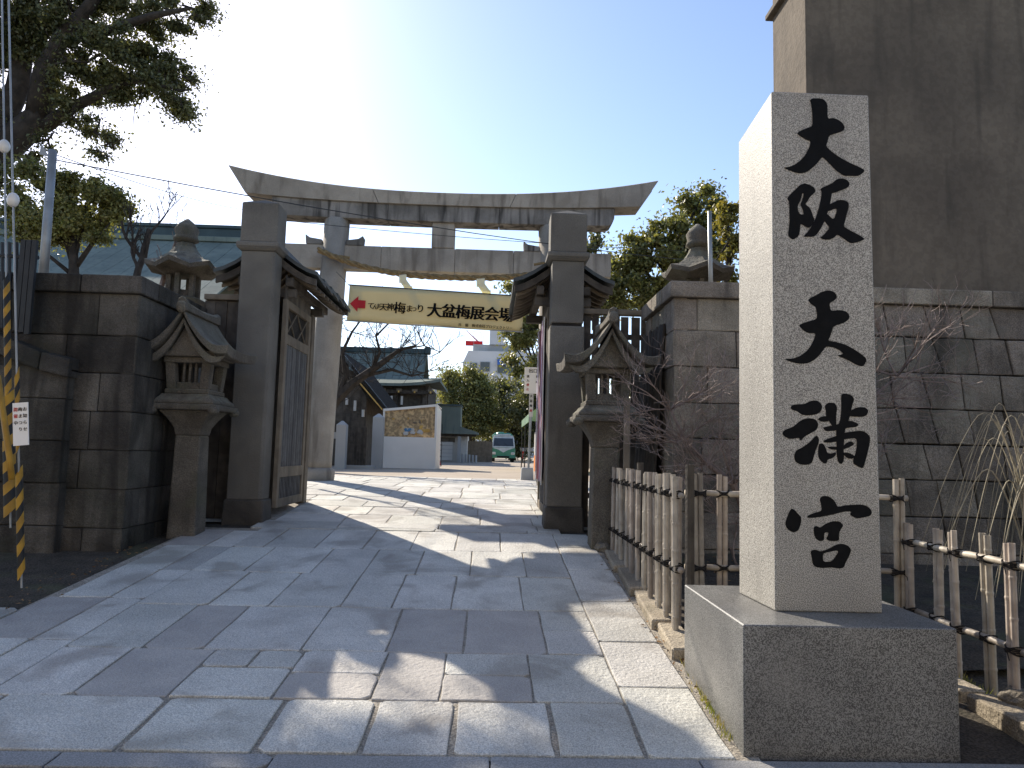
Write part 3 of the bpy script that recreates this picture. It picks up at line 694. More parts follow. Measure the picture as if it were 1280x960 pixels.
# ---------------------------------------------------------------- STONE LANTERNS beside the gate
def lantern(cx, cy, label, gz, rot=0.0):
    t = thing('stone_lantern', label, 'stone lantern', (cx, cy, gz), 'gabled stone lanterns at the gate')
    z = lambda v: gz+v
    H = 2.83   # apex height
    # shaft
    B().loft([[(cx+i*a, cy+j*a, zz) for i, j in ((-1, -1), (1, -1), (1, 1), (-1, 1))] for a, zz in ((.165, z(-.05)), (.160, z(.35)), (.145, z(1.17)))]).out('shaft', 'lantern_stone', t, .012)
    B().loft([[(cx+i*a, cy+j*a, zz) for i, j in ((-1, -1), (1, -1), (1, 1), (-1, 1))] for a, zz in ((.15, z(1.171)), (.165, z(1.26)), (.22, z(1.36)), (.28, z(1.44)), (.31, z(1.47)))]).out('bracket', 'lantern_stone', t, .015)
    # scrolled platform
    b = B(); b.box(cx-.40, cx+.40, cy-.38, cy+.38, z(1.471), z(1.54)); b.out('platform', 'lantern_stone', t, .025, seg=2)
    for i in (-1, 1):
        for j in (-1, 1):
            B().ell((cx+i*.36, cy+j*.34, z(1.47)), (.07, .07, .055), 10, 6).out('scroll', 'lantern_stone', t, smooth=True)
    B().loft([[(cx+i*a, cy+j*a, zz) for i, j in ((-1, -1), (1, -1), (1, 1), (-1, 1))] for a, zz in ((.36, z(1.541)), (.355, z(1.58)), (.30, z(1.63)), (.285, z(1.66)))]).out('platform', 'lantern_stone', t, .01)
    # fire box: sill, four posts flaring upwards, lintel, lattice
    B().box(cx-.26, cx+.26, cy-.26, cy+.26, z(1.661), z(1.72)).out('sill', 'lantern_stone', t, .01)
    for i in (-1, 1):
        for j in (-1, 1):
            B().loft([[(cx+i*(o0)+dx*.055, cy+j*(o0)+dy*.055, zz) for dx, dy in ((-1, -1), (1, -1), (1, 1), (-1, 1))] for o0, zz in ((.19, z(1.72)), (.215, z(2.03)))]).out('corner_post', 'lantern_stone', t, .008)
    for j in (-1, 1):
        B().box(cx-.135, cx+.135, cy+j*.20-.02, cy+j*.20+.02, z(1.72), z(1.80)).out('apron', 'lantern_stone', t, .004)
        B().box(cx+j*.20-.02, cx+j*.20+.02, cy-.135, cy+.135, z(1.72), z(1.80)).out('apron', 'lantern_stone', t, .004)
        for k in (-1, 0, 1):
            B().box(cx+k*.07-.012, cx+k*.07+.012, cy+j*.19-.01, cy+j*.19+.01, z(1.80), z(2.03)).out('lattice_bar', 'lantern_stone', t)
    B().box(cx-.285, cx+.285, cy-.285, cy+.285, z(2.031), z(2.10)).out('lintel', 'lantern_stone', t, .01)
    B().box(cx-.33, cx+.33, cy-.36, cy+.36, z(2.101), z(2.17)).out('lintel', 'lantern_stone', t, .01)
    # gable roof with concave slopes and thick upturned eaves
    yf, yb = cy-.52, cy+.50
    top = []; bot = []
    for i in range(25):
        u = -1+2*i/24; a = abs(u)
        zt = 2.65-.49*(1-(1-a)**2.1)+.05*max(0, a-.7)/.3
        top.append((cx+u*.545, z(zt)))
        bot.append((cx+u*.53, z(zt-.055-.055*a)))
    ring = top+list(reversed(bot))
    rr = []
    for yy, lift, k in ((yf, .025, 1.02), (yf+.2, 0, .985), (cy, -.01, .97), (yb-.2, 0, .985), (yb, .025, 1.02)):
        rr.append([(cx+(x-cx)*k, yy, zz+lift*min(1, abs(x-cx)/.4)) for x, zz in ring])
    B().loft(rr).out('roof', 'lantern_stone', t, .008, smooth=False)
    # gable boards, inner gable
    def arc(off, th, k=.94):
        a = [(cx+(x-cx)*k, zz-off) for x, zz in top]; return a+[(cx+(x-cx)*k*.97, zz-th) for x, zz in reversed(a)]
    B().prism(arc(.105, .07, .90), 'y', yf+.05, yf+.10).out('bargeboard', 'lantern_stone', t, .004)
    B().prism([(cx+(x-cx)*.80, max(z(2.165), zz-.15)) for x, zz in top]+[(cx+.3, z(2.165)), (cx-.3, z(2.165))][::1], 'y', yf+.16, yb-.14).out('gable', 'lantern_stone', t)
    # ridge ornament
    rid = [[(cx+dx, yy, z(h)) for dx, h in ((-.055, 2.61), (.055, 2.61), (.05, tz_), (0, tz_+.03), (-.05, tz_))] for yy, tz_ in ((yf-.03, 2.75), (yf+.12, 2.70), (cy, 2.68), (yb-.12, 2.70), (yb+.03, 2.74))]
    B().loft(rid).out('ridge', 'lantern_stone', t, .01)
    B().ell((cx, yf-.035, z(2.65)), (.06, .03, .075), 10, 6).out('ridge_end', 'lantern_stone', t, smooth=True)
    return t
lantern(-3.60, 8.86, 'gabled stone lantern in front of the left gate post', G(8.85))
lr_ = lantern(1.37, 8.60, 'gabled stone lantern in front of the right gate post beside the bamboo fence', G(8.6))
# wooden stake beside the right lantern
stk = B(); stk.box(1.515, 1.585, 8.12, 8.16, .3, 2.15); stk = stk.out('wooden_stake', 'frame_wood', None, .006)
stk['label'] = 'thin upright wooden stake with pointed top in front of right lantern'; stk['category'] = 'stake'

# ---------------------------------------------------------------- LEFT STONE WALL
def wall(name, label): return thing(name, label, 'wall', (0, 0, 0))
lw = thing('stone_wall', 'dark stained stone block wall left of the gate with thick coping', 'wall', (-3.9, 8.0, .3))
zb = 0.24; RH = [.33, .42, .42, .42, .42, .42, .47]; zt = zb+sum(RH)   # 3.22
B().box(-9.0, -3.99, 8.08, 9.55, 0, zt-.01).out('core', 'wall_joint', lw)
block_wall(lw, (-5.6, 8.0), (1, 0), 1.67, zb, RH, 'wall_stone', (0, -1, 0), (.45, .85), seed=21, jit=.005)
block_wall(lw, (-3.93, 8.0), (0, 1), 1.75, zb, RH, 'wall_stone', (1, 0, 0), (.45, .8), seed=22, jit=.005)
for (a, b_) in ((-9, -6.9), (-6.9, -5.3), (-5.3, -4.55), (-4.55, -3.88)):
    B().box(a+.004, b_-.004, 7.93, 8.35, zt, zt+.20).out('coping_stone', 'wall_stone', lw, .02, seg=2)
for (a, b_) in ((8.353, 9.0), (9.0, 9.78)):
    B().box(-4.2, -3.88, a+.003, b_-.003, zt, zt+.20).out('coping_stone', 'wall_stone', lw, .02, seg=2)
# lower stepped wall at far left with rising coping
l2 = thing('stone_wall', 'lower stone wall at the far left edge with a sloping rounded coping', 'wall', (-5, 7.6, .3))
B().box(-9, -4.62, 7.93, 8.05, 0, 2.15).out('core', 'wall_joint', l2)
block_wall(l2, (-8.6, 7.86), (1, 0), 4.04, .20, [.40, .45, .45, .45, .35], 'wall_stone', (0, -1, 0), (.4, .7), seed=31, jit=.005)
xs = [-9.0, -7.4, -6.3, -5.7, -5.2, -4.85, -4.53]; hs = [3.35, 3.20, 2.98, 2.78, 2.58, 2.45, 2.38]
for i in range(len(xs)-1):
    a, b_ = xs[i], xs[i+1]-.006
    ha, hb = hs[i], hs[i+1]
    B().loft([[(a, 7.80, ha-.20), (a, 7.83, ha), (a, 8.05, ha+.02), (a, 8.05, ha-.20)], [(b_, 7.80, hb-.20), (b_, 7.83, hb), (b_, 8.05, hb+.02), (b_, 8.05, hb-.20)]]).out('coping_stone', 'wall_stone', l2, .025, seg=2)
    # filling stones between courses and coping
    stone_piece('stone', [(a+.01, 7.87, 2.255), (b_-.0, 7.87, 2.255), (b_, 7.87, max(hb-.21, 2.27)), (a+.01, 7.87, max(ha-.21, 2.28))], (0, -1, 0), .2, .012, 'wall_stone', l2)
B().box(-9, -6.2, 7.9, 8.03, 2.1, 3.1).out('core', 'wall_joint', l2)

# ---------------------------------------------------------------- RIGHT STONE WALL
rw = thing('stone_wall', 'grey stone block wall right of the gate behind the bamboo fence', 'wall', (2.1, 8.2, .3))
RH2 = [.36, .42, .42, .41, .41, .42, .42, .38]; zb2 = 0.10; zt2 = zb2+sum(RH2)   # 3.34
B().box(2.16, 12, 8.32, 9.6, 0, zt2-.01).out('core', 'wall_joint', rw)
block_wall(rw, (2.10, 8.2), (1, 0), 1.9, zb2, RH2, 'wall_stone_right', (0, -1, 0), (.42, .8), seed=42)
block_wall(rw, (4.0, 8.2), (1, 0), 4.6, zb2, RH2, 'wall_stone_dark', (0, -1, 0), (.36, .54), seed=43, lean=.24, jit=.012, gap=.007)
block_wall(rw, (2.10, 9.7), (0, -1), 1.5, zb2, RH2, 'wall_stone_right', (-1, 0, 0), (.45, .8), seed=44)
for (a, b_) in ((2.04, 2.95), (2.95, 4.4), (4.4, 5.85), (5.85, 7.4), (7.4, 9.2)):
    B().box(a+.004, b_-.004, 8.13, 8.58, zt2, zt2+.19).out('coping_stone', 'wall_stone_right', rw, .018, seg=2)
for (a, b_) in ((8.583, 9.1), (9.1, 9.75)):
    B().box(2.04, 2.45, a+.003, b_-.003, zt2, zt2+.19).out('coping_stone', 'wall_stone_right', rw, .018, seg=2)

# ---------------------------------------------------------------- RENDERED BUILDING on the right
bd = thing('storehouse', 'tall windowless brown rendered storehouse above the right stone wall', 'building', (5, 9, 3.4))
B().box(3.88, 12.0, 8.60, 9.66, 3.54, 8.6).out('wall', 'render_wall', bd, .01)
B().box(3.80, 12.05, 8.52, 9.74, 7.78, 7.86).out('eave_band', 'render_wall', bd, .01)
B().box(3.86, 12.0, 8.575, 9.0, 3.535, 3.60).out('base_course', 'grey_concrete', bd, .01)
B().box(3.74, 12.1, 8.46, 9.80, 8.6, 8.72).out('coping', 'copper_dark', bd, .01)

# ---------------------------------------------------------------- WOODEN FENCES beside the gate posts
def board_fence(x0, x1, y, z0, z1, label, seed, gap=.012):
    t = thing('board_fence', label, 'fence', ((x0+x1)/2, y, z0)); r = random.Random(seed); x = x0
    while x < x1-.02:
        w = min(r.uniform(.11, .17), x1-x)
        B().box(x+gap*.5*r.uniform(.2, 2.2), x+w-gap*.5*r.uniform(.2, 2.2), y-.012+r.uniform(-.01, .01), y+.014, z0+r.uniform(0, .02), z1-r.uniform(0.02, .04)).out('board', 'old_wood', t)
        x += w
    if gap < .01: B().box(x0-.03, x1+.05, y+.02, y+.03, z0, z1-.02).out('backing', 'old_wood', t)
    B().box(x0-.02, x1+.02, y-.06, y+.06, z1-.018, z1+.06).out('top_rail', 'frame_wood', t, .008)
    for zz in (z0+.4, (z0+z1)/2, z1-.35): B().box(x0, x1, y+.016, y+.07, zz, zz+.07).out('rail', 'old_wood', t)
    return t
board_fence(1.25, 2.14, 9.9, .50, 3.46, 'dark gappy board fence between the right gate post and stone wall', 3, .022)
board_fence(-3.95, -3.40, 9.9, .45, 3.50, 'narrow dark board fence between left wall and left gate post', 4, .003)
# leaning old boards against the side of the right wall
lbd = thing('leaning_boards', 'dark old boards leaning against the end of the right stone wall', 'boards', (1.95, 9.2, .4))
r = random.Random(9)
for k in range(7):
    y0 = 8.55+k*.17
    B().add([(1.90+r.uniform(-.01, .01), y0, .40), (1.90, y0+.15, .40), (2.06, y0+.15, 3.12+r.uniform(-.04, .04)), (2.06, y0, 3.12+r.uniform(-.04, .04)),
             (1.93, y0, .40), (1.93, y0+.15, .40), (2.085, y0+.15, 3.1), (2.085, y0, 3.1)], [(0, 1, 2, 3), (7, 6, 5, 4), (0, 4, 5, 1), (1, 5, 6, 2), (2, 6, 7, 3), (3, 7, 4, 0)]).out('board', 'old_wood', lbd)

# ---------------------------------------------------------------- BAMBOO FENCES
def culm_mesh(h, seed, r0=.021):
    r = random.Random(seed); b = B()
    for s in (-1, 1):
        prof = []; z = -.02; zz = 0; nodes = [r.uniform(.05, .25)]
        while nodes[-1] < h: nodes.append(nodes[-1]+r.uniform(.19, .27))
        hh = h+(r.uniform(-.015, .01)); ro = r0*r.uniform(.9, 1.08)
        prof.append((ro, -.03))
        for n in nodes:
            if n < hh-.03: prof += [(ro*.985, n-.018), (ro*1.10, n-.004), (ro*1.10, n+.003), (ro*.98, n+.012)]
        prof.append((ro, hh)); prof.append((ro*.72, hh)); prof.append((ro*.70, hh-.03))
        b.lathe(s*r0*1.02, r.uniform(-.004, .004), prof, 10)
    me_o = b.out('picket', 'bamboo', None, smooth=False)
    me = me_o.data; bpy.data.objects.remove(me_o); return me
def lash_mesh():
    b = B(); r0 = .030
    for s in (-1, 1):
        pts = [(s*cos(a)*.052, sin(a)*.045, .026*cos(a)*1.0) for a in [2*pi*i/14 for i in range(15)]]
        b.tube(pts, .0055, 4)
    for dz in (-.010, .0, .010):
        pts = [(cos(a)*.050, sin(a)*.044, dz+.0) for a in [2*pi*i/14 for i in range(15)]]
        b.tube(pts, .005, 4)
    b.ell((0, -.05, 0), (.014, .012, .014), 6, 4)
    b.tube([(0, -.05, 0), (.03, -.062, -.03), (.035, -.06, -.055)], .003, 4)
    o = b.out('lashing', 'black_cord', None); me = o.data; bpy.data.objects.remove(o); return me
LASH = lash_mesh()
def bamboo_fence(p0, p1, zt, zbf, n, label, rails, seed, jit=.01, posts=()):
    p0 = Vector(p0); p1 = Vector(p1); d = p1-p0; L_ = d.length; u = d/L_; ang = atan2(u.y, u.x)
    t = thing('bamboo_fence', label, 'bamboo fence', (p0.x, p0.y, zbf(p0.y))); base = t.location.copy()
    r = random.Random(seed)
    ms = [culm_mesh(zt-min(zbf(p0.y), zbf(p1.y)), seed*10+i) for i in range(4)]
    for i in range(n):
        s = (i+.5)/n*L_+r.uniform(-jit, jit); p = p0+u*s
        o = bpy.data.objects.new('picket', ms[i % 4]); COL.objects.link(o); o.parent = t
        off = Vector((-u.y, u.x))*(.026 if i % 2 else -.026)
        H = zt-min(zbf(p0.y), zbf(p1.y))
        o.location = (p.x+off.x-base.x, p.y+off.y-base.y, zt-H-base.z+r.uniform(-.012, .012)); o.rotation_euler = (r.uniform(-.012, .012), r.uniform(-.015, .015), ang+(pi if r.random() < .5 else 0))
        for zr in rails:
            o = bpy.data.objects.new('lashing', LASH); COL.objects.link(o); o.parent = t
            o.location = (p.x+off.x*.6-base.x, p.y+off.y*.6-base.y, zr-base.z); o.rotation_euler = (0, 0, ang+(0 if i % 2 == 0 else pi))
    for zr in rails:
        B().tube([(p0.x+u.x*L_*k/12-u.x*.0, p0.y+u.y*L_*k/12, zr+.004*sin(k*2)) for k in range(13)], [.022 if k % 3 else .0245 for k in range(13)], 8).out('rail', 'bamboo', t, smooth=True)
    for (px, py, zp) in posts:
        B().tube([(px, py, zbf(py)-.05), (px, py, zp)], [.036, .034], 8).out('end_post', 'old_wood', t)
    return t
gz = lambda y: G(y)+.02
bamboo_fence((1.45, 8.62), (1.45, 5.42), 1.355, gz, 23, 'close set bamboo fence running along the right edge of the path', (1.21, .66), 1, posts=((1.47, 7.0, 1.43), (1.48, 5.30, 1.44)))
bamboo_fence((1.50, 5.50), (3.22, 5.50), 1.36, gz, 9, 'open bamboo fence crossing behind the monument', (1.225, .67), 2)
bamboo_fence((3.20, 5.55), (3.17, 2.6), 1.045, lambda y: .03, 11, 'low open bamboo fence right of the monument running towards the street', (.90, .40), 3)
# kerb stones below the fences
kb = structure('planting_bed_kerb')
def kerb(x0, x1, y0, y1, z0, z1, m='kerb_stone'): return B().box(x0, x1, y0, y1, z0, z1).out('kerb_stone', m, kb, .012, seg=1)
y = 5.05
for L_ in (.62, .9, .85, .8):
    z0 = G(y); zz = G(y+L_/2)+.055
    B().loft([[(1.29, y, G(y)-.05), (1.50, y, G(y)-.05), (1.50, y, G(y)+.075), (1.29, y, G(y)+.075)], [(1.33, y+L_-.01, G(y+L_)-.05), (1.50, y+L_-.01, G(y+L_)-.05), (1.50, y+L_-.01, G(y+L_)+.06), (1.33, y+L_-.01, G(y+L_)+.06)]]).out('kerb_stone', 'kerb_stone', kb, .012)
    y += L_
for (a, b_) in ((4.50, 5.3), (3.95, 4.44), (3.3, 3.94), (2.6, 3.29)): kerb(2.93, 3.10, a, b_, -.02, .115)
# raised bed soil (behind fences)
V = []; nx, ny = 26, 30
rr_ = random.Random(5)
for j in range(ny+1):
    for i in range(nx+1):
        x = 1.46+(9-1.46)*i/nx; y = 4.9+(8.25-4.9)*j/ny
        V.append((x, y, max(G(y)*(.75 if x > 3 else .95), .04)+.05+rr_.uniform(-.012, .02)))
F = [(j*(nx+1)+i, j*(nx+1)+i+1, (j+1)*(nx+1)+i+1, (j+1)*(nx+1)+i) for j in range(ny) for i in range(nx)]
me = bpy.data.meshes.new('planting_bed'); me.from_pydata(V, [], F); structure('planting_bed', link_mesh('planting_bed', me, 'soil', None, smooth=True))
V = [(x, y, .05+.02*rr_.random()) for y in (2.0, 3.0, 4.0, 4.95) for x in (3.08, 4, 6, 9)]
F = [(j*4+i, j*4+i+1, (j+1)*4+i+1, (j+1)*4+i) for j in range(3) for i in range(3)]
me = bpy.data.meshes.new('planting_bed'); me.from_pydata(V, [], F); structure('planting_bed', link_mesh('planting_bed', me, 'soil'))
# pebble at the fence end, rock by right fence
for (x, y, z, rx, ry, rz, lab) in ((1.335, 8.42, .43, .10, .09, .07, 'rough dark stone at the near foot of right gate lantern'), (3.14, 4.30, .13, .10, .09, .06, 'small rounded rock on the kerb under the right bamboo fence')):
    o = B().ell((x, y, z), (rx, ry, rz), 9, 6); q = random.Random(int(x*100)); o.v = [(a+q.uniform(-.012, .012), b_+q.uniform(-.012, .012), c+q.uniform(-.01, .01)) for a, b_, c in o.v]
    o = o.out('rock', 'wall_stone_right'); o['label'] = lab; o['category'] = 'rock'

# ---------------------------------------------------------------- vegetation helpers
def leaves_mesh(clumps, size, seed, aspect=1.9, droop=.3):
    rng = np.random.default_rng(seed); C = []
    for (c, r, n) in clumps:
        d = rng.normal(size=(n, 3)); d /= np.linalg.norm(d, axis=1)[:, None]
        rad = np.abs(rng.normal(0, .55, (n, 1)))*(1+.18*np.sin(d[:, :1]*5+seed)+.16*np.sin(d[:, 2:3]*7+c[0]))
        C.append(np.array(c)+d*rad*np.array(r))
    C = np.concatenate(C); n = len(C)
    a = rng.normal(size=(n, 3)); a[:, 2] -= droop; a /= np.linalg.norm(a, axis=1)[:, None]
    b_ = np.cross(a, rng.normal(size=(n, 3))); b_ /= np.linalg.norm(b_, axis=1)[:, None]
    s = size*rng.uniform(.65, 1.3, (n, 1)); nn = np.cross(a, b_)*s*.12
    v = np.stack([C-a*s*.5, C+b_*s*.5/aspect+nn, C+a*s*.5, C-b_*s*.5/aspect+nn], 1).reshape(-1, 3)
    f = np.arange(4*n).reshape(n, 4)
    return np_mesh('crown', v, f)
def clump_cloud(centres, leaf, spread, r, dens, seed):
    "small leaf clumps scattered about bigger masses so that the crown has gaps"
    q = random.Random(seed); out = []
    for (c, R_) in centres:
        nc = max(3, int(2.4*(R_/r)**2)); n = dens*pi*R_*R_/(leaf*leaf/3.8)/nc
        for _ in range(nc):
            while True:
                d = Vector((q.uniform(-1, 1), q.uniform(-1, 1), q.uniform(-1, 1)))
                if .25 < d.length < 1: break
            p = Vector(c)+Vector((d.x*R_, d.y*R_*spread, d.z*R_)); rr = r*q.uniform(.6, 1.3)
            out.append((tuple(p), (rr, rr, rr*.7), int(n*q.uniform(.6, 1.3))))
    return out
def branches(b, p, d, L, rad, depth, q, spread=.6, up=.1, n=5, seg=4, minr=.003, tips=None, kids=(2, 4), shrink=.68):
    pts = [Vector(p)]; rr = [rad]; d = Vector(d).normalized()
    for i in range(seg):
        d = (d+Vector((q.uniform(-1, 1), q.uniform(-1, 1), q.uniform(-1, 1)))*.22+Vector((0, 0, up*.3))).normalized()
        pts.append(pts[-1]+d*L/seg); rr.append(max(minr, rad*(1-.45*(i+1)/seg)))
    b.tube(pts, rr, n if rad > .02 else (4 if rad > .006 else 3))
    if tips is not None: tips.append(pts[-1])
    if depth <= 0: return
    for k in range(q.randint(*kids)):
        i = q.randint(1, seg); a = pts[i]
        nd_ = (d*.8+Vector((q.uniform(-1, 1), q.uniform(-1, 1), q.uniform(-1, 1)))*spread+Vector((0, 0, up))).normalized()
        branches(b, a, nd_, L*shrink*q.uniform(.7, 1.15), rr[i]*q.uniform(.55, .75), depth-1, q, spread, up, n, seg, minr, tips, kids, shrink)

# big camphor tree, upper left
cam_t = thing('camphor_tree', 'big dark evergreen tree overhanging the left wall at the top left corner', 'tree', (-11.8, 15.4, .7))
b = B()
def limb(pts, rads): b.tube(pts, [r_*.72 for r_ in rads], 9)
Y = 15.2
base = Vector((-11.6, 15.4, .6)); fork = at(-20, 205, Y)
limb([base, Vector((-11.4, 15.3, 4)), fork, at(10, 180, Y), at(48, 148, Y), at(62, 110, Y)], [0.786, 0.643, 0.515, 0.458, 0.386, 0.286])
limb([fork, at(2, 150, Y), at(22, 110, Y), at(30, 60, Y), at(40, 5, Y), at(50, -80, Y)], [0.429, 0.357, 0.315, 0.257, 0.2, 0.143])
limb([at(48, 148, Y), at(55, 90, 15.0), at(75, 50, 14.8), at(110, 10, 14.5), at(150, -50, 14.2)], [0.372, 0.286, 0.229, 0.172, 0.114])
limb([at(56, 158, Y), at(90, 135, 15.0), at(125, 117, 14.8), at(165, 100, 14.6), at(215, 110, 14.5)], [0.214, 0.172, 0.129, 0.0858, 0.0429])
limb([at(75, 50, 14.8), at(130, 40, 14.5), at(190, 20, 14.2), at(240, 10, 14.0)], [0.186, 0.143, 0.1, 0.0429])
limb([at(30, 60, Y), at(10, 20, 14.8), at(-60, -60, 14.5)], [0.214, 0.172, 0.114])
b.out('trunk', 'bark', cam_t, smooth=True)
cc = []
for px, py, rp, dy in ((95, 20, 40, 0), (140, 60, 42, -.3), (180, 95, 42, .2), (215, 115, 28, 0), (232, 138, 16, 0), (110, 105, 28, .6), (152, 108, 17, 0), (60, 30, 38, .5), (20, 20, 36, 0),
                       (15, 70, 26, .8), (215, 15, 26, 0), (245, 12, 17, 0), (190, 30, 20, .3), (252, 28, 12, 0), (200, 70, 26, .2), (90, 145, 20, 0), (118, 165, 19, 0), (140, 178, 10, 0), (30, 205, 18, 0), (8, 225, 16, 0),
                       (85, 75, 22, -.5), (60, 175, 12, 0), (125, 190, 10, 0), (10, 130, 16, .5), (228, 95, 16, 0), (150, -10, 30, 0), (100, -40, 50, 0), (30, -50, 60, 0), (60, 55, 34, .3), (170, 50, 30, .2), (130, 20, 30, .4), (165, 15, 20, 0), (125, 85, 30, .5), (205, 95, 22, .3), (35, 45, 26, .2), (80, 110, 20, 0), (-50, 20, 70, 0), (-60, 120, 60, 0), (-120, -80, 90, .5), (20, -130, 70, 0), (120, -110, 50, 0), (190, -80, 34, 0)):
    cc.append((at(px, py, Y-.4+dy), rp*Y/900))
cl = clump_cloud(cc, .085, 1.1, .32, 8.5, 3)
link_mesh('crown', leaves_mesh(cl, .085, 5), 'leaf_dark', cam_t)
b = B()
q = random.Random(6)
for (c, R_) in cc[:25]:
    for _ in range(3): branches(b, c, (q.uniform(-1, 1), q.uniform(-1, 1), q.uniform(-.6, .4)), R_*1.0, .03, 1, q, n=4, seg=3)
b.out('twigs', 'bark', cam_t)['kind'] = 'stuff'

def leafy_tree(name, label, base, top, masses, m, leafsize, seed, k=50, r=.17, n=3.6, trunk_r=.2, cat='tree', spread=1.1, group=None):
    t = thing(name, label, cat, tuple(base), group)
    b = B(); q = random.Random(seed); base = Vector(base); top = Vector(top)
    b.tube([base, base.lerp(top, .35)+Vector((q.uniform(-.1, .1), 0, 0)), base.lerp(top, .7), top], [trunk_r, trunk_r*.8, trunk_r*.55, trunk_r*.3], 8)
    for (c, R_) in masses:
        s = base.lerp(top, q.uniform(.4, .95)); c = Vector(c)
        b.tube([s, s.lerp(c, .5)+Vector((0, 0, .1*R_)), c], [trunk_r*.35, trunk_r*.22, trunk_r*.08], 5)
    b.out('trunk', 'bark', t, smooth=True)
    link_mesh('crown', leaves_mesh(clump_cloud(masses, leafsize, spread, r*1.8, 15.0, seed), leafsize, seed), m, t)
    return t
def ms(lst, Y, dy=0): return [(at(px, py, Y+d), rp*Y/900) for px, py, rp, d in lst]
Yb_ = 12.5
leafy_tree('evergreen_tree', 'rounded bushy evergreen tree behind the top of the left wall', at(95, 420, Yb_), at(90, 250, Yb_),
           ms([(85, 245, 30, 0), (110, 250, 26, 0), (140, 275, 22, 0), (80, 275, 28, 0), (60, 262, 30, 0), (110, 270, 30, 0), (140, 255, 22, 0), (160, 268, 16, .2), (45, 225, 18, 0), (90, 222, 14, 0), (120, 232, 12, 0), (75, 290, 24, 0), (40, 290, 22, 0), (120, 295, 12, 0), (15, 262, 20, 0), (20, 290, 18, 0)], Yb_), 'leaf_mid', .07, 12, k=75, r=.13, n=18, trunk_r=.12)
Yr = 20
leafy_tree('evergreen_tree', 'tall sunlit evergreen tree rising behind the right gate post and wall', at(845, 520, Yr), at(850, 280, Yr),
           ms([(875, 262, 26, 0), (862, 290, 30, 0), (830, 300, 24, 0), (885, 300, 26, 0), (800, 330, 26, 0), (835, 340, 30, 0), (775, 350, 20, 0), (810, 370, 26, 0), (770, 375, 18, 0), (860, 335, 26, 0), (850, 265, 20, 0), (880, 320, 24, 0), (815, 320, 24, 0), (845, 315, 28, 0), (895, 285, 18, 0), (790, 350, 24, 0), (825, 360, 26, 0), (795, 325, 16, 0), (878, 242, 13, 0), (898, 265, 14, 0), (815, 285, 12, 0), (790, 305, 13, 0), (768, 330, 8, 0), (758, 380, 14, 0), (845, 380, 24, 0)], Yr), 'leaf_mid', .13, 13, k=32, r=.26, n=22, trunk_r=.22)
leafy_tree('yellowing_tree', 'yellow green tree beside the upper left edge of the monument', at(912, 420, 17), at(910, 270, 17),
           ms([(912, 262, 12, 0), (906, 285, 12, 0), (918, 300, 14, 0), (908, 318, 10, 0), (925, 270, 14, 0), (915, 345, 12, 0), (940, 300, 16, 0), (900, 375, 7, 0), (880, 348, 6, 0)], 17), 'leaf_yellow', .11, 14, k=60, r=.16, n=20, trunk_r=.08)
leafy_tree('evergreen_tree', 'dark tree with branch tips seen just right of right gate post', at(742, 470, 24), at(740, 330, 24),
           ms([(742, 300, 9, 0), (748, 292, 5, 0), (735, 315, 10, 0), (735, 345, 13, 0), (745, 365, 12, 0), (720, 330, 12, 0)], 24), 'leaf_dark', .14, 15, k=30, r=.22, n=18, trunk_r=.12)
Yc = 31
leafy_tree('evergreen_tree', 'leafy evergreen tree hanging over the exit sign right of centre', at(690, 580, Yc), at(680, 430, Yc),
           ms([(650, 430, 14, 0), (640, 445, 10, 0), (665, 420, 16, 0), (672, 450, 16, 0), (645, 462, 8, 0), (632, 415, 6, 0), (690, 430, 20, 0), (652, 405, 10, 0), (640, 390, 8, 0), (675, 400, 14, 0), (690, 460, 16, 0), (655, 350, 8, 0), (640, 358, 7, 0)], Yc), 'leaf_mid', .17, 16, k=20, r=.34, n=22, trunk_r=.16)
Yd = 62
leafy_tree('evergreen_tree', 'broad rounded green tree left of the truck at the far court', at(592, 577, Yd), at(585, 500, Yd),
           ms([(575, 485, 20, 0), (595, 475, 20, 0), (580, 530, 18, 0), (600, 500, 20, 0), (565, 540, 14, 0), (610, 535, 16, 0), (560, 500, 13, 0), (590, 505, 18, 0), (608, 490, 14, 0), (572, 515, 14, 0), (600, 525, 14, 0), (560, 475, 9, 0), (585, 462, 9, 0), (610, 510, 12, 0)], Yd), 'leaf_mid', .26, 17, k=6, r=.7, n=26, trunk_r=.35)
leafy_tree('evergreen_tree', 'dark shaded evergreen tree behind the green truck', at(640, 577, Yd+4), at(638, 500, Yd+4),
           ms([(635, 495, 20, 0), (650, 510, 22, 0), (630, 530, 22, 0), (645, 550, 20, 0), (622, 515, 16, 0), (640, 530, 20, 0), (660, 530, 20, 0), (628, 482, 9, 0), (655, 490, 12, 0), (675, 510, 20, 0), (615, 540, 14, 0), (655, 555, 18, 0), (690, 530, 22, 0)], Yd+4), 'leaf_dark', .26, 18, k=6, r=.7, n=30, trunk_r=.35)
# further trees closing the view behind the walls
for i, (X_, Y_, h, lab) in enumerate(((9.5, 34, 6.0, 'dark bushy tree far behind the storehouse on the right'), (4.8, 60, 7, 'dark tree at the far right end of the court'))):
    leafy_tree('evergreen_tree', lab, (X_, Y_, COURT), (X_, Y_, COURT+h*.7), [((X_+a, Y_, COURT+h*.62+c), 1.7) for a, c in ((-1.2, 0), (1.2, .2), (0, 1.2), (0, -1), (-1.5, -1.2), (1.5, -1.0))], 'leaf_dark', .25, 30+i, k=4, r=.6, n=24, trunk_r=.3)

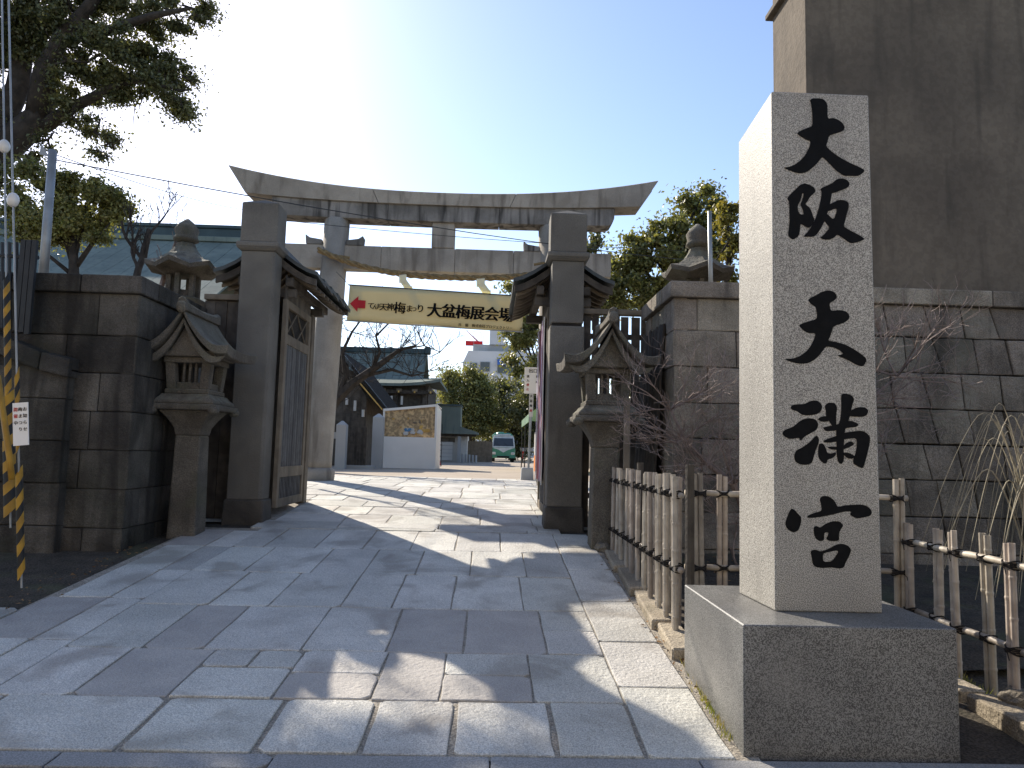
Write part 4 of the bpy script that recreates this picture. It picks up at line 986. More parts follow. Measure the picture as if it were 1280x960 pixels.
# bare trees
def bare_tree(name, label, start, d, L, rad, depth, seed, m='bark', up=.25, spread=.6, kids=(2, 4), shrink=.68, minr=.004, cat='tree', extra=None):
    t = thing(name, label, cat, tuple(start)); q = random.Random(seed)
    bb = B()
    if extra: extra(bb, q)
    branches(bb, start, d, L, rad, depth, q, spread, up, 6, 5, minr, None, kids, shrink)
    bb.out('branches', m, t); return t
bare_tree('bare_tree', 'slender leafless tree rising above the left wall before the green roof', at(170, 350, 11.5), (.05, 0, 1), .9, .06, 4, 5, up=.35, spread=.55, minr=.005)
bare_tree('bare_tree', 'short leafless tree behind the left wall beside the mossy lantern', at(200, 365, 11), (.2, 0, 1), .8, .045, 4, 8, 'twig', up=.3, spread=.6, minr=.004)
bare_tree('bare_tree', 'thin leafless tree between the left gate post and torii', at(300, 400, 18.5), (.05, 0, 1), 1.4, .05, 4, 15, 'twig', up=.45, spread=.4, minr=.006)
def plum_trunk(bb, q):
    Yp = 22
    for P, r_ in (([(398, 540), (415, 505), (440, 480), (480, 452), (500, 437), (520, 432)], [.25, .2, .15, .10, .06, .03]), ([(425, 492), (432, 470), (428, 440), (440, 415), (455, 395)], [.12, .08, .06, .04, .02]),
                  ([(440, 480), (465, 462), (475, 440), (470, 420), (490, 400)], [.10, .07, .05, .035, .02]), ([(455, 470), (490, 462), (515, 470), (530, 466)], [.06, .05, .03, .015]), ([(500, 437), (530, 432), (550, 440)], [.03, .02, .01])):
        pts = [at(a, c, Yp) for a, c in P]; bb.tube(pts, r_, 6)
        for i in range(1, len(pts)):
            for _ in range(4): branches(bb, pts[i], (q.uniform(-1, 1), q.uniform(-.4, .4), q.uniform(-.2, 1)), .6, .018, 2, q, .6, .15, 4, 3, .006)
bare_tree('plum_tree', 'old dark leafless plum tree leaning right just beyond the torii pillar', at(395, 560, 22), (.2, 0, 1), .8, .25, 1, 9, 'bark', extra=plum_trunk, minr=.006)
for i, (x, y, z, d, lab) in enumerate(((2.55, 7.35, .38, (-.35, -.1, .9), 'bare twiggy plum shrub between the bamboo fence and right stone wall'), (3.35, 7.3, .38, (.25, -.1, 1), 'bare twiggy plum shrub seen just right of the monument'))):
    def ex(bb, q, x=x, y=y, z=z, i=i):
        if i == 0:
            P = [(x+.2, y, z), (x+.1, y, z+.5), (x-.08, y-.1, z+.85), (x-.35, y-.1, z+1.05), (x-.55, y, z+1.3), (x-.7, y, z+1.6)]
        else:
            P = [(x, y, z), (x+.05, y, z+.7), (x+.14, y, z+1.2), (x+.3, y, z+1.5), (x+.55, y, z+1.75), (x+.85, y, z+2.0)]
        bb.tube(P, [.06, .05, .038, .028, .018, .009], 7)
        for p in P[1:]:
            for _ in range(9): branches(bb, p, (q.uniform(-1.2, 1.0), q.uniform(-.6, .3), q.uniform(-.2, .8)), (.46 if i == 0 else .6), .010, 3, q, .8, .16, 5, 3, .0020, None, (2, 4), .68)
    bare_tree('plum_shrub', lab, (x, y, z), d, .5, .016, 3, 40+i, 'twig', extra=ex, minr=.0028, cat='shrub')
# weeping shrub at right edge
ws = thing('weeping_shrub', 'arching pale leafless weeping shrub at the right edge behind the low fence', 'shrub', (3.75, 4.9, .05))
b = B(); q = random.Random(77)
for k in range(95):
    a = q.uniform(0, 2*pi); reach = q.uniform(.25, .95); h = q.uniform(1.35, 2.0)
    x0, y0 = 4.15+q.uniform(-.08, .08), 5.2+q.uniform(-.08, .08)
    P = []
    for i in range(25):
        t_ = i/24; rr = reach*t_**1.1; zz = .05+h*sin(min(1, t_*1.75)*pi/2)**.9-(max(0, t_-.45)**1.5)*h*1.55
        P.append((x0+cos(a)*rr+.0, y0+sin(a)*rr*.8, max(.2, zz)))
    w0 = q.uniform(.0035, .008)
    b.tube(P, [w0*(1-.7*i/24) for i in range(25)], 4)
b.out('stems', 'pale_twig', ws)
# weeds along kerbs
def grass(name, label_, pts, n, h, seed):
    rng = random.Random(seed); b = B()
    for _ in range(n):
        (x0, y0, x1, y1) = rng.choice(pts); t_ = rng.random(); x = x0+(x1-x0)*t_+rng.gauss(0, .018); y = y0+(y1-y0)*t_+rng.gauss(0, .018); z = G(y)+.0
        hh = h*rng.uniform(.4, 1.2); dx, dy = rng.uniform(-.5, .5)*hh, rng.uniform(-.5, .5)*hh; w = .003
        b.add([(x-w, y, z), (x+w, y, z), (x+dx, y+dy, z+hh)], [(0, 1, 2)])
    o = b.out(name, 'grass_dry'); o['kind'] = 'stuff'
grass('weeds', '', [(1.38, 5.0, 1.40, 8.3), (1.30, 3.9, 1.36, 5.0), (3.12, 3.6, 3.14, 5.4), (2.55, 4.9, 3.0, 4.6)], 900, .05, 3)
# dead leaves in the bed & on the paving edge
b = B(); q = random.Random(12)
for _ in range(420):
    if q.random() < .5: x, y = q.uniform(1.5, 3.1), q.uniform(5, 8)
    elif q.random() < .5: x, y = 1.33+q.gauss(0, .05), q.uniform(3.8, 8.3)
    else: x, y = -3.75+q.gauss(0, .12), q.uniform(4.5, 8)
    z = (max(G(y)*.95, .04)+.075 if x > 1.45 else G(y)+.022); a = q.uniform(0, 6.28); s = q.uniform(.012, .028); e = q.uniform(.004, .015)
    b.add([(x+cos(a)*s, y+sin(a)*s, z), (x-sin(a)*s*.5, y+cos(a)*s*.5, z+e), (x-cos(a)*s, y-sin(a)*s, z), (x+sin(a)*s*.5, y-cos(a)*s*.5, z+e*.6)], [(0, 1, 2, 3)])
o = b.out('fallen_leaves', 'dry_leaf'); o['kind'] = 'stuff'

# ---------------------------------------------------------------- raised stone lanterns behind the walls
def tall_lantern(c, zr, s, label, m='lantern_stone'):
    x, y = c; t = thing('stone_lantern', label, 'stone lantern', (x, y, COURT), 'tall stone lanterns behind the walls')
    hexr = lambda r_, z_: [(x+r_*cos(pi/6+k*pi/3), y+r_*sin(pi/6+k*pi/3), z_) for k in range(6)]
    B().loft([hexr(.42*s, .6), hexr(.42*s, .9), hexr(.2*s, 1.1), hexr(.18*s, zr-.95*s)]).out('shaft', m, t)
    B().loft([hexr(.2*s, zr-.949*s), hexr(.42*s, zr-.75*s), hexr(.44*s, zr-.62*s), hexr(.3*s, zr-.58*s)]).out('platform', m, t, .01)
    for k in range(6):
        a = pi/6+k*pi/3; px, py = x+.26*s*cos(a), y+.26*s*sin(a)
        B().box(px-.045*s, px+.045*s, py-.045*s, py+.045*s, zr-.58*s, zr-.15*s).out('corner_post', m, t)
    B().loft([hexr(.2*s, zr-.58*s), hexr(.2*s, zr-.45*s)]).out('sill', m, t)
    rings = []
    for f_, zz in ((.34, -.16), (.70, -.10), (.72, -.02), (.50, .10), (.30, .28), (.20, .42), (.17, .50)):
        rg = []
        for k in range(12):
            a = pi/6+k*pi/6; cr = 1.0 if k % 2 == 0 else .90; lift = (.10*(f_/.7)**3 if k % 2 == 0 else 0)
            rg.append((x+f_*s*cr*cos(a), y+f_*s*cr*sin(a), zr+(zz+lift)*s))
        rings.append(rg)
    B().loft(rings).out('roof', m, t, smooth=False)
    B().lathe(x, y, [(.10*s, zr+.50*s), (.24*s, zr+.56*s), (.22*s, zr+.62*s), (.2*s, zr+.66*s), (.23*s, zr+.78*s), (.15*s, zr+.90*s), (.03*s, zr+1.0*s)], 12).out('finial', m, t, smooth=True)
    return t
p = at(231, 330, 11); tall_lantern((p.x, 11), 4.18, .78, 'weathered tall stone lantern rising behind the left wall coping')
p = at(872, 335, 11); tall_lantern((p.x, 11), 4.36, .80, 'tall stone lantern rising behind the right wall coping')
# pole on right wall
p0 = at(889, 356, 8.5); p1 = at(887, 264, 8.5)
o = B().tube([p0+Vector((0, 0, -.3)), p1], [.028, .026], 8).out('pole', 'steel', None, smooth=True); o['label'] = 'grey metal pole standing upright on the right wall coping'; o['category'] = 'pole'

# ---------------------------------------------------------------- far left: poles, guy wires, black fence, wires
lp = thing('steel_pole', 'leaning grey pole rising behind the left wall beside the black fence', 'pole', tuple(at(50, 400, 9)))
B().tube([at(50, 400, 9), at(66, 188, 9)], [.06, .05], 10).out('shaft', 'steel', lp, smooth=True)
q0 = at(60, 195, 9); B().add([q0, q0+Vector((-.11, 0, .02)), q0+Vector((-.10, 0, .16)), q0+Vector((0, .02, 0)), q0+Vector((-.11, .02, .02)), q0+Vector((-.10, .02, .16))], [(0, 1, 2), (5, 4, 3), (0, 3, 4, 1), (1, 4, 5, 2), (2, 5, 3, 0)]).out('bracket', 'steel', lp)
def guy(pb, pt, segs, label, insul):
    t = thing('guy_wire', label, 'guy wire', tuple(pb), 'guy wires of the utility pole')
    d = (pt-pb)
    B().tube([pb, pt], .008, 5).out('wire', 'steel', t)
    for (a, c, r_) in segs:
        n = max(2, int(round((c-a)*d.length/.085)))
        bs = {0: B(), 1: B()}
        # helical stripes: slanted rings
        nn = 12
        def ring(z_, rr): 
            u = d.normalized(); e1 = u.orthogonal().normalized(); e2 = u.cross(e1); P = pb+d*z_
            return [P+(e1*cos(2*pi*k/nn)+e2*sin(2*pi*k/nn))*rr+u*(.045*cos(2*pi*k/nn)) for k in range(nn)]
        for i in range(n):
            z0, z1 = a+(c-a)*i/n, a+(c-a)*(i+1)/n
            bs[i % 2].loft([ring(z0, r_), ring(z1, r_)], False)
        g = bs[0].out('guard', 'guard_yellow', t, smooth=True); bs[1].out('guard_stripe', 'guard_black', g, smooth=True)
    for f_ in insul:
        c = pb+d*f_; B().ell(tuple(c), (.045, .045, .062), 12, 8).out('insulator', 'porcelain', t, smooth=True)
    return t
def fr(pb, pt, py):   # fraction along the wire where it has image height py
    lo, hi = 0, 1
    for _ in range(40):
        m_ = (lo+hi)/2; p = pb.lerp(pt, m_)-EYE; y_ = -(p.dot(UP))/(p.dot(FW))*FPX; x_ = p.dot(RT)/(p.dot(FW))*FPX
        yy = 480+x_*sin(ROLL)+y_*cos(ROLL)
        if yy > py: lo = m_
        else: hi = m_
    return lo
pb, pt = at(27, 735, 5.6), at(2, -400, 6.2)
guy(pb, pt, [(fr(pb, pt, 718), fr(pb, pt, 588), .026), (fr(pb, pt, 560), fr(pb, pt, 465), .018)], 'guy wire nearest the path with yellow and black striped guard sleeve', [fr(pb, pt, 250)])
pb, pt = at(13, 660, 6.0), at(-4, -400, 6.6)
guy(pb, pt, [(fr(pb, pt, 640), fr(pb, pt, 492), .046), (fr(pb, pt, 490), fr(pb, pt, 345), .026)], 'guy wire at left edge with thick yellow and black striped guard', [fr(pb, pt, 183)])
o = B().tube([at(-3, 470, 5.6), at(12, 572, 5.5), at(15, 600, 5.5)], .022, 8).out('yellow_pipe', 'guard_yellow', None, smooth=True); o['label'] = 'short slanting yellow pipe beside the striped guards at left edge'; o['category'] = 'pipe'
ns = thing('notice_plate', 'small white notice with columns of printed text tied to the striped guard', 'sign', tuple(at(26, 530, 5.5)))
c = at(26, 530, 5.5); nl = c
M = Matrix.Translation(c) @ Matrix.Rotation(radians(-6), 4, 'Y')
B().box(-.056, .056, -.004, .004, -.16, .16, M).out('plate', 'white_paint', ns, 0)
for i, s_ in enumerate(('お知らせ', '梅まつり', '開催中')):
    for j, ch in enumerate(s_):
        text(ch, .032, 'red' if i == 2 and j < 2 else 'ink_black', ns, M @ Vector((.018-i*.034, -.006, .10-j*.05)), world=True)
bf = thing('black_fence', 'black iron bar fence above the low wall at the far left', 'fence', tuple(at(20, 410, 7.75)))
for px in (3, 12, 21, 29):
    B().tube([at(px, 410, 7.8), at(px, 303, 7.8)], .018, 6).out('bar', 'dark_steel', bf)
B().tube([at(-30, 318, 7.8), at(48, 322, 7.8)], .022, 6).out('rail', 'dark_steel', bf)
c0, c1 = at(27, 300, 7.75), at(48, 300, 7.75)
for k in range(3):
    x0 = c0.x+(c1.x-c0.x)*k/3; B().box(x0+.004, x0+(c1.x-c0.x)/3-.004, 7.73, 7.77, at(30, 413, 7.75).z-.02*k, c0.z-.0).out('board', 'dark_steel', bf)
# overhead wires
def cable(p, q_, sag, r_, label):
    pts = [p.lerp(q_, i/20)-Vector((0, 0, sag*4*(i/20)*(1-i/20))) for i in range(21)]
    o = B().tube(pts, r_, 4).out('overhead_cable', 'dark_steel'); o['label'] = label; o['category'] = 'cable'
cable(at(70, 200, 9), at(1300, 322, 26), .9, .008, 'thin overhead cable crossing from the leaning pole past the torii')
cable(at(350, 275, 13), at(1300, 318, 14), .25, .006, 'fine wire passing in front of the torii beams')
cable(at(66, 192, 9), at(360, 265, 26), .25, .007, 'thin cable from the leaning pole towards the left gate post')

# ---------------------------------------------------------------- SHRINE HALLS
mh = thing('shrine_hall', 'large shrine hall with broad copper green roof seen above the left wall', 'building', (-20, 42, COURT))
def roof_strips(parent, x0, x1, prof, w, m, name='roof_sheet'):
    "copper roof in strips from eave to ridge; prof (y,z) from ridge to eave on near side"
    x = x0
    while x < x1-.01:
        xb = min(x+w, x1); ring = prof+[(y, z-.12) for y, z in reversed(prof)]
        B().prism(ring, 'x', x+.012, xb-.012).out(name, m, parent); x = xb
pf = [(42, 13.6), (39.5, 12.05), (37, 10.52), (34.5, 9.02), (32.4, 7.78)]
roof_strips(mh, -32, -13.0, pf, .95, 'copper_green'); 
pfb = [(42, 13.6), (43.2, 12.9), (44.6, 12.1), (46, 11.35), (48.6, 10.45)]
B().prism(pfb+[(y, z-.12) for y, z in reversed(pfb)], 'x', -32, -13.0).out('rear_roof', 'copper_green', mh)
B().box(-32.2, -12.8, 41.5, 42.5, 13.45, 14.05).out('ridge', 'copper_ridge', mh, .03)
B().box(-32.3, -12.7, 41.4, 42.6, 14.05, 14.25).out('ridge_cap', 'copper_ridge', mh, .03)
B().box(-32.2, -12.9, 41.2, 42.8, 13.2, 13.5).out('ridge_base', 'copper_green', mh, .03)
for x in (-22.5, -18, -13.6):
    B().lathe(x, 41.44, [(.2, 13.72), (.2, 13.74)], 12).out('crest', 'gilt', mh)
B().box(-31, -14, 34.3, 47, COURT, 8.3).out('wall', 'old_wood', mh)
B().prism([(32.5, 7.66), (32.5, 7.5), (34.2, 7.9), (34.2, 8.6)], 'x', -32, -13).out('eave', 'old_wood', mh)

h2 = thing('shrine_hall', 'shrine building with layered green roofs and dark gilded eaves left of centre', 'building', (-7, 46, COURT))
# upper gable roof (end and near slope), lower roof with flaring eaves, dark body
pf2 = [(46, 7.7), (45.3, 7.2), (44.6, 6.55), (44.0, 6.05), (43.4, 5.78)]
roof_strips(h2, -9.6, -4.15, pf2, .45, 'copper_green')
pf2b = [(46, 7.7), (46.7, 7.2), (47.4, 6.55), (48, 6.05), (48.6, 5.78)]
B().prism(pf2b+[(y, z-.1) for y, z in reversed(pf2b)], 'x', -9.6, -4.15).out('rear_roof', 'copper_green', h2)
B().box(-9.8, -4.2, 45.8, 46.2, 7.62, 7.95).out('ridge', 'copper_ridge', h2, .03)
B().box(-4.35, -3.95, 45.7, 46.3, 7.6, 8.08).out('ridge_end_tile', 'copper_ridge', h2, .06)
# flaring lower roof
rg = []
for k in range(13):
    u = k/12; x = -10+(-3.0+10)*u; cv = .32*max(0, (u-.6)/.4)**2
    rg.append([(x, 41.6, 5.30+cv), (x, 43.5, 5.78+cv*.3), (x, 43.5, 5.62), (x, 41.6, 5.14+cv)])
B().loft(rg).out('lower_roof', 'copper_green', h2)
rg2 = [[(x, y, z+dz) for x, y, z, dz in ((-4.3, 43.5, 5.78, 0), (-3.0+c, 41.6+6*u, 5.30+.32*(abs(2*u-1)**2.0), 0), (-3.0+c, 41.6+6*u, 5.14+.32*(abs(2*u-1)**2.0), 0), (-4.3, 43.5, 5.6, 0))] for u, c in ((0, 0), (.5, -.1), (1, 0))]
B().loft([[(-4.2, 43.5+4*u, 5.80), (-2.98, 41.6+7.8*u, 5.62), (-2.98, 41.6+7.8*u, 5.46), (-4.2, 43.5+4*u, 5.6)] for u in (0, .5, 1)]).out('side_roof', 'copper_green', h2)
B().box(-9.8, -3.7, 42.6, 48.5, COURT, 5.3).out('wall', 'old_wood', h2)
B().box(-9.9, -3.35, 42.0, 42.14, 4.75, 4.95).out('beam', 'old_wood', h2)
for k in range(7):
    B().box(-9.2+k*.92, -8.9+k*.92+.0, 41.9, 42.0, 4.85, 5.02).out('bracket', 'frame_wood', h2)
    B().lathe(-9.05+k*.92, 41.85, [(.055, 4.78), (.055, 4.90)], 8).out('fitting', 'gilt', h2)
for x in (-9.5, -7.6, -5.6, -3.9): B().box(x-.12, x+.12, 42.3, 42.58, COURT, 4.75).out('column', 'old_wood', h2)
for x in (-6.6, -6.2, -5.8, -5.2): B().box(x-.06, x+.06, 42.1, 42.2, 4.1, 4.6).out('carving', 'plaster', h2)
# corridor building with sloping golden eave
h3 = thing('corridor_building', 'dark wooden corridor with a gilded sloping eave behind the stone posts', 'building', (-7, 30, COURT))
a = at(436, 448, 29); b_ = at(480, 515, 33)
def bar3(p, q_, w, h, m, n_, par):
    p = Vector(p); q_ = Vector(q_); return B().loft([[p+Vector((0, -w, -h)), p+Vector((0, w, -h)), p+Vector((0, w, h)), p+Vector((0, -w, h))], [q_+Vector((0, -w, -h)), q_+Vector((0, w, -h)), q_+Vector((0, w, h)), q_+Vector((0, -w, h))]]).out(n_, m, par)
A0, A1 = at(425, 440, 29), at(478, 512, 29); E0, E1 = at(425, 430, 31), at(490, 520, 31)
bar3(at(444, 472, 28.9), A1, .03, .035, 'gilt', 'gilded_edge', h3)
bar3(A0, at(484, 513, 29.2), .05, .10, 'copper_dark', 'bargeboard', h3)
L0 = Vector((-13, 29.1, A0.z+(A0.z-A1.z)/(A1.x-A0.x)*(A0.x+13)*0+1.2))
pk = Vector((-9.0, 29.1, 6.0))
V = [(A1.x+.1, 29, A1.z+.1), (A0.x, 29, A0.z+.1), (-9.5, 29, A0.z+.9), (-9.5, 36, A0.z+.9), (A0.x, 36, A0.z+.1), (A1.x+.1, 36, A1.z+.1)]
Vl = [(x, y, z-.14) for x, y, z in V]
B().add(V+Vl, [(0, 1, 4, 5), (1, 2, 3, 4), (11, 10, 7, 6), (10, 9, 8, 7), (0, 6, 7, 1), (1, 7, 8, 2), (5, 4, 10, 11), (4, 3, 9, 10), (0, 5, 11, 6), (2, 8, 9, 3)]).out('roof', 'thatch', h3)
B().box(-9.5, A1.x-.75, 29.6, 36, COURT, A1.z-.15).out('wall', 'old_wood', h3)
gx = A1.x-.75
B().add([(gx, 29.6, A1.z-.14), (-9.5, 29.6, A1.z-.14), (-9.5, 29.6, A0.z+.6), (A0.x, 29.6, A0.z-.2), (gx, 29.6, A1.z+.5), (gx, 35.9, A1.z-.14), (-9.5, 35.9, A1.z-.14), (-9.5, 35.9, A0.z+.6), (A0.x, 35.9, A0.z-.2), (gx, 35.9, A1.z+.5)], [(0, 1, 2, 3, 4), (9, 8, 7, 6, 5), (0, 4, 9, 5)]).out('gable_wall', 'old_wood', h3)
for k in range(9):
    t_ = k/8; x = -7.9+(gx-.1+7.9)*t_; zz = 4.9+(3.0-4.9)*t_
    B().box(x-.05, x+.05, 29.45, 29.58, zz-.22, zz+.10+.1*sin(k*2)).out('paper_slip', 'plaster', h3)
# stone post fence by the corridor
spf = thing('stone_fence', 'pale stone post fence with pointed post and dark gate left of the booth', 'fence', (-5, 25.5, COURT))
def spost(px, py_t, py_b, Y_, w):
    c = at(px, py_b, Y_); tp = at(px, py_t, Y_).z
    B().loft([[(c.x+i*a, Y_+j*a, z) for i, j in ((-1, -1), (1, -1), (1, 1), (-1, 1))] for a, z in ((w, COURT-.05), (w, tp-.14), (w*.15, tp))]).out('post', 'grey_concrete', spf)
spost(425.5, 526, 584, 25.3, .17); spost(471, 517, 584, 27, .19); spost(404, 530, 584, 25.3, .15)
B().box(at(411, 545, 25.3).x, at(421, 545, 25.3).x, 25.2, 25.4, at(411, 548, 25.3).z, at(411, 540, 25.3).z).out('rail', 'grey_concrete', spf)
B().box(at(411, 545, 25.3).x, at(416, 545, 25.3).x, 25.22, 25.38, COURT, at(411, 548, 25.3).z-.003).out('baluster', 'grey_concrete', spf)
gx0, gx1 = at(435, 560, 26).x, at(458, 560, 26).x
for k in range(6):
    B().box(gx0+(gx1-gx0)*k/6+.008, gx0+(gx1-gx0)*(k+1)/6-.008, 25.98, 26.02, COURT+.1, at(440, 534, 26).z).out('gate_board', 'old_wood', spf)
B().box(gx0-.1, gx1+.3, 25.7, 26.3, COURT-.02, COURT+.12).out('step', 'grey_concrete', spf)

# booth
bo = thing('display_booth', 'white panelled booth with a brown picture window in the sandy court', 'booth', (-3.15, 28, COURT))
xl, xr = -4.16, -2.09; zl, zr_ = 3.02, 3.27
B().add([(xl, 28, COURT), (xr, 28.2, COURT), (xr, 28.2, 1.985), (xl, 28, 1.985), (xl, 28.06, COURT), (xr, 28.26, COURT), (xr, 28.26, 1.985), (xl, 28.06, 1.985)], [(0, 1, 2, 3), (7, 6, 5, 4), (0, 4, 5, 1), (3, 2, 6, 7), (1, 5, 6, 2), (0, 3, 7, 4)]).out('front_panel', 'white_paint', bo)
for xa, xb, z0_, z1_ in ((xl, xl+.07, 1.99, zl), (xr-.07, xr, 1.99, zr_)):
    B().box(xa, xb, 28.02 if xa < -3 else 28.2, 28.10 if xa < -3 else 28.27, z0_, z1_).out('frame', 'white_paint', bo)
B().add([(xl, 28.0, zl-.06), (xr, 28.2, zr_-.06), (xr, 28.2, zr_), (xl, 28.0, zl), (xl, 28.1, zl-.06), (xr, 28.3, zr_-.06), (xr, 28.3, zr_), (xl, 28.1, zl)], [(0, 1, 2, 3), (7, 6, 5, 4), (0, 4, 5, 1), (3, 2, 6, 7), (1, 5, 6, 2), (0, 3, 7, 4)]).out('frame', 'white_paint', bo)
B().add([(xl+.07, 28.12, 1.99), (xr-.07, 28.32, 1.99), (xr-.07, 28.32, zr_-.07), (xl+.07, 28.12, zl-.06)], [(0, 1, 2, 3)]).out('picture', 'poster_gold', bo)
q = random.Random(2)
for k in range(16):
    t_ = q.random(); x = xl+.5+(xr-xl-.8)*t_; z = 2.08+q.uniform(0, .22)
    B().ell((x, 28.06+.2*t_, z), (q.uniform(.05, .16), .012, q.uniform(.03, .09)), 8, 5).out('exhibit', q.choice(['plaster', 'blue_cloth', 'gilt', 'plaster']), bo)
for k in range(12):
    t_ = q.random(); x = xl+.3+(xr-xl-.5)*t_; z = 2.35+q.uniform(0, .5)
    B().ell((x, 28.08+.2*t_, z), (q.uniform(.03, .14), .008, q.uniform(.03, .10)), 7, 5).out('exhibit', q.choice(['gilt', 'frame_wood', 'poster_gold']), bo)
B().add([(xr, 28.2, COURT), (xr+.1, 29.3, COURT), (xr+.1, 29.3, 3.1), (xr, 28.2, zr_), (xr-.04, 28.24, COURT), (xr+.06, 29.3, COURT), (xr+.06, 29.3, 3.1), (xr-.04, 28.24, zr_)], [(0, 1, 2, 3), (7, 6, 5, 4), (0, 4, 5, 1), (3, 2, 6, 7), (1, 5, 6, 2)]).out('side_panel', 'white_paint', bo)
B().add([(xl, 28.0, zl), (xr, 28.2, zr_), (xr+.1, 29.4, zr_-.1), (xl, 29.2, zl-.1), (xl, 28.0, zl+.03), (xr, 28.2, zr_+.03), (xr+.1, 29.4, zr_-.07), (xl, 29.2, zl-.07)], [(3, 2, 1, 0), (4, 5, 6, 7), (0, 1, 5, 4), (1, 2, 6, 5), (2, 3, 7, 6), (3, 0, 4, 7)]).out('roof_panel', 'white_paint', bo)

# small office with green roof and shutter
of = thing('small_office', 'low white building with green hipped roof and roller shutter beyond the booth', 'building', (-3, 49, COURT))
B().box(-5.5, -1.5, 48.0, 52, COURT, 2.95).out('wall', 'plaster', of)
B().prism([(-6.2, 4.42), (-1.95, 4.42), (-1.95, 3.1), (-1.6, 2.98), (-.75, 2.72), (-.75, 2.60), (-6.2, 2.60)], 'y', 47.2, 49.5).out('roof', 'copper_green', of)
B().box(-6.2, -1.9, 47.1, 49.6, 4.42, 4.52).out('ridge', 'copper_ridge', of)
B().box(-6.0, -.9, 47.5, 47.62, 2.45, 2.60).out('fascia', 'old_wood', of)
B().box(-3.7, -2.3, 47.93, 47.98, 2.05, 2.35).out('lintel', 'frame_wood', of)
for k in range(5): B().box(-3.55, -2.45, 47.90, 47.95, .85+k*.25, 1.075+k*.25).out('shutter_slat', 'white_paint', of)
B().box(-2.10, -1.88, 47.45, 47.65, COURT, 2.45).out('pillar', 'grey_concrete', of)
B().box(-1.5, .2, 50, 50.2, COURT, 2.2).out('side_wall', 'frame_wood', of)
# bollards
for i in range(5):
    c = at(578+i*4.2, 578, 45); o = B().tube([(c.x, 45, COURT), (c.x, 45, COURT+.55-.02*i)], [.07, .07], 8).out('bollard', 'grey_concrete')
    o['label'] = ['leftmost short grey bollard, nearest the small office', 'second short grey bollard from the small office', 'middle short grey bollard of the row of five', 'second short grey bollard from the blue vehicle', 'rightmost short grey bollard, nearest the blue vehicle'][i]; o['category'] = 'bollard'; o['group'] = 'bollards by the small office'
# traffic cone and rack by booth
cn = thing('traffic_cone', 'orange red traffic cone beside the booth in the court', 'cone', (-2.2, 35, COURT)); c = at(548, 578, 35)
cn.location = (c.x, 35, COURT)
B().lathe(c.x, 35, [(.16, COURT), (.16, COURT+.03), (.11, COURT+.04), (.03, COURT+.55)], 12).out('body', 'red', cn)
B().lathe(c.x, 35, [(.083, COURT+.26), (.062, COURT+.37)], 12).out('band', 'white_paint', cn)
rk = thing('ladder_rack', 'thin dark metal rack standing beside the booth', 'rack', (c.x, 33, COURT)); cx_ = at(549, 560, 33).x
for dx in (-.11, .11): B().tube([(cx_+dx, 33, COURT), (cx_+dx, 33, at(549, 530, 33).z)], .015, 5).out('upright', 'dark_steel', rk)
for k in range(6): B().tube([(cx_-.11, 33, COURT+.2+k*.26), (cx_+.11, 33, COURT+.2+k*.26)], .012, 5).out('rung', 'dark_steel', rk)

# far white building, crane, railing
fbld = thing('office_building', 'white multi storey building with blue awning far beyond the court', 'building', (2, 125, 0))
B().box(-4.0, 14, 120, 135, 0, 16.4+1.9).out('wall', 'pale_concrete', fbld)
B().add([(-4.9, 120, 0), (-4.0, 120, 0), (-4.0, 120, 18.3), (-4.9, 120, 16.2), (-4.9, 134, 0), (-4.0, 134, 0), (-4.0, 134, 18.3), (-4.9, 134, 16.2)], [(0, 1, 2, 3), (7, 6, 5, 4), (0, 3, 7, 4), (3, 2, 6, 7)]).out('side_wing', 'pale_concrete', fbld)
B().box(-3.3, 5, 122, 133, 18.3, 19.7).out('upper_storey', 'grey_concrete', fbld)
B().box(-.5, 2.2, 121.5, 126, 19.7, 23.2).out('stair_tower', 'pale_concrete', fbld)
B().box(4.2, 6.0, 121.5, 126, 18.3, 20.4).out('tank_house', 'grey_concrete', fbld)
for (x0, x1, z0, z1) in ((-1.9, -.4, 14.9, 16.4), (-3.6, -2.5, 14.9, 16.2), (1.0, 4.4, 14.7, 15.9), (1.0, 4.4, 11.6, 13.2), (-3.6, -.4, 11.4, 13), (5.4, 7.4, 14.7, 16)):
    w_ = B().box(x0-.1, x1+.1, 119.88, 119.99, z0-.1, z1+.1).out('window_frame', 'grey_concrete', fbld); B().box(x0, x1, 119.80, 119.87, z0, z1).out('pane', 'window_dark', w_)
B().add([(.9, 119.9, 17.2), (4.6, 119.9, 17.2), (4.6, 118.9, 16.0), (.9, 118.9, 16.0), (.9, 119.9, 17.1), (4.6, 119.9, 17.1), (4.6, 118.9, 15.9), (.9, 118.9, 15.9)], [(0, 1, 2, 3), (7, 6, 5, 4), (0, 3, 7, 4), (1, 5, 6, 2), (3, 2, 6, 7)]).out('awning', 'blue_awning', fbld)
B().box(.9, 4.6, 119.0, 119.9, 13.5, 14.3).out('balcony', 'pale_concrete', fbld)
for x in (-3.2, -1.6, 0): B().tube([(x, 122, 19.7), (x, 122, 21.2)], .04, 4).out('antenna', 'steel', fbld)
for k in range(9): B().tube([(-3.2+k, 121.6, 18.3), (-3.2+k, 121.6, 19.2)], .03, 4).out('railing_post', 'steel', fbld)
cr = thing('tower_crane', 'red and white tower crane above the far white building', 'crane', (-3.5, 150, 0))
p = at(594, 432, 150); q0 = at(582, 431, 150); q1 = at(603, 436, 150); tp = at(583, 413, 150); m1 = at(594, 440, 150)
B().box(p.x-.35, p.x+.35, 149.7, 150.3, 0, p.z).out('mast', 'steel', cr)
B().box(q0.x, q1.x, 149.5, 150.5, p.z, p.z+.9).out('machinery_deck', 'red', cr)
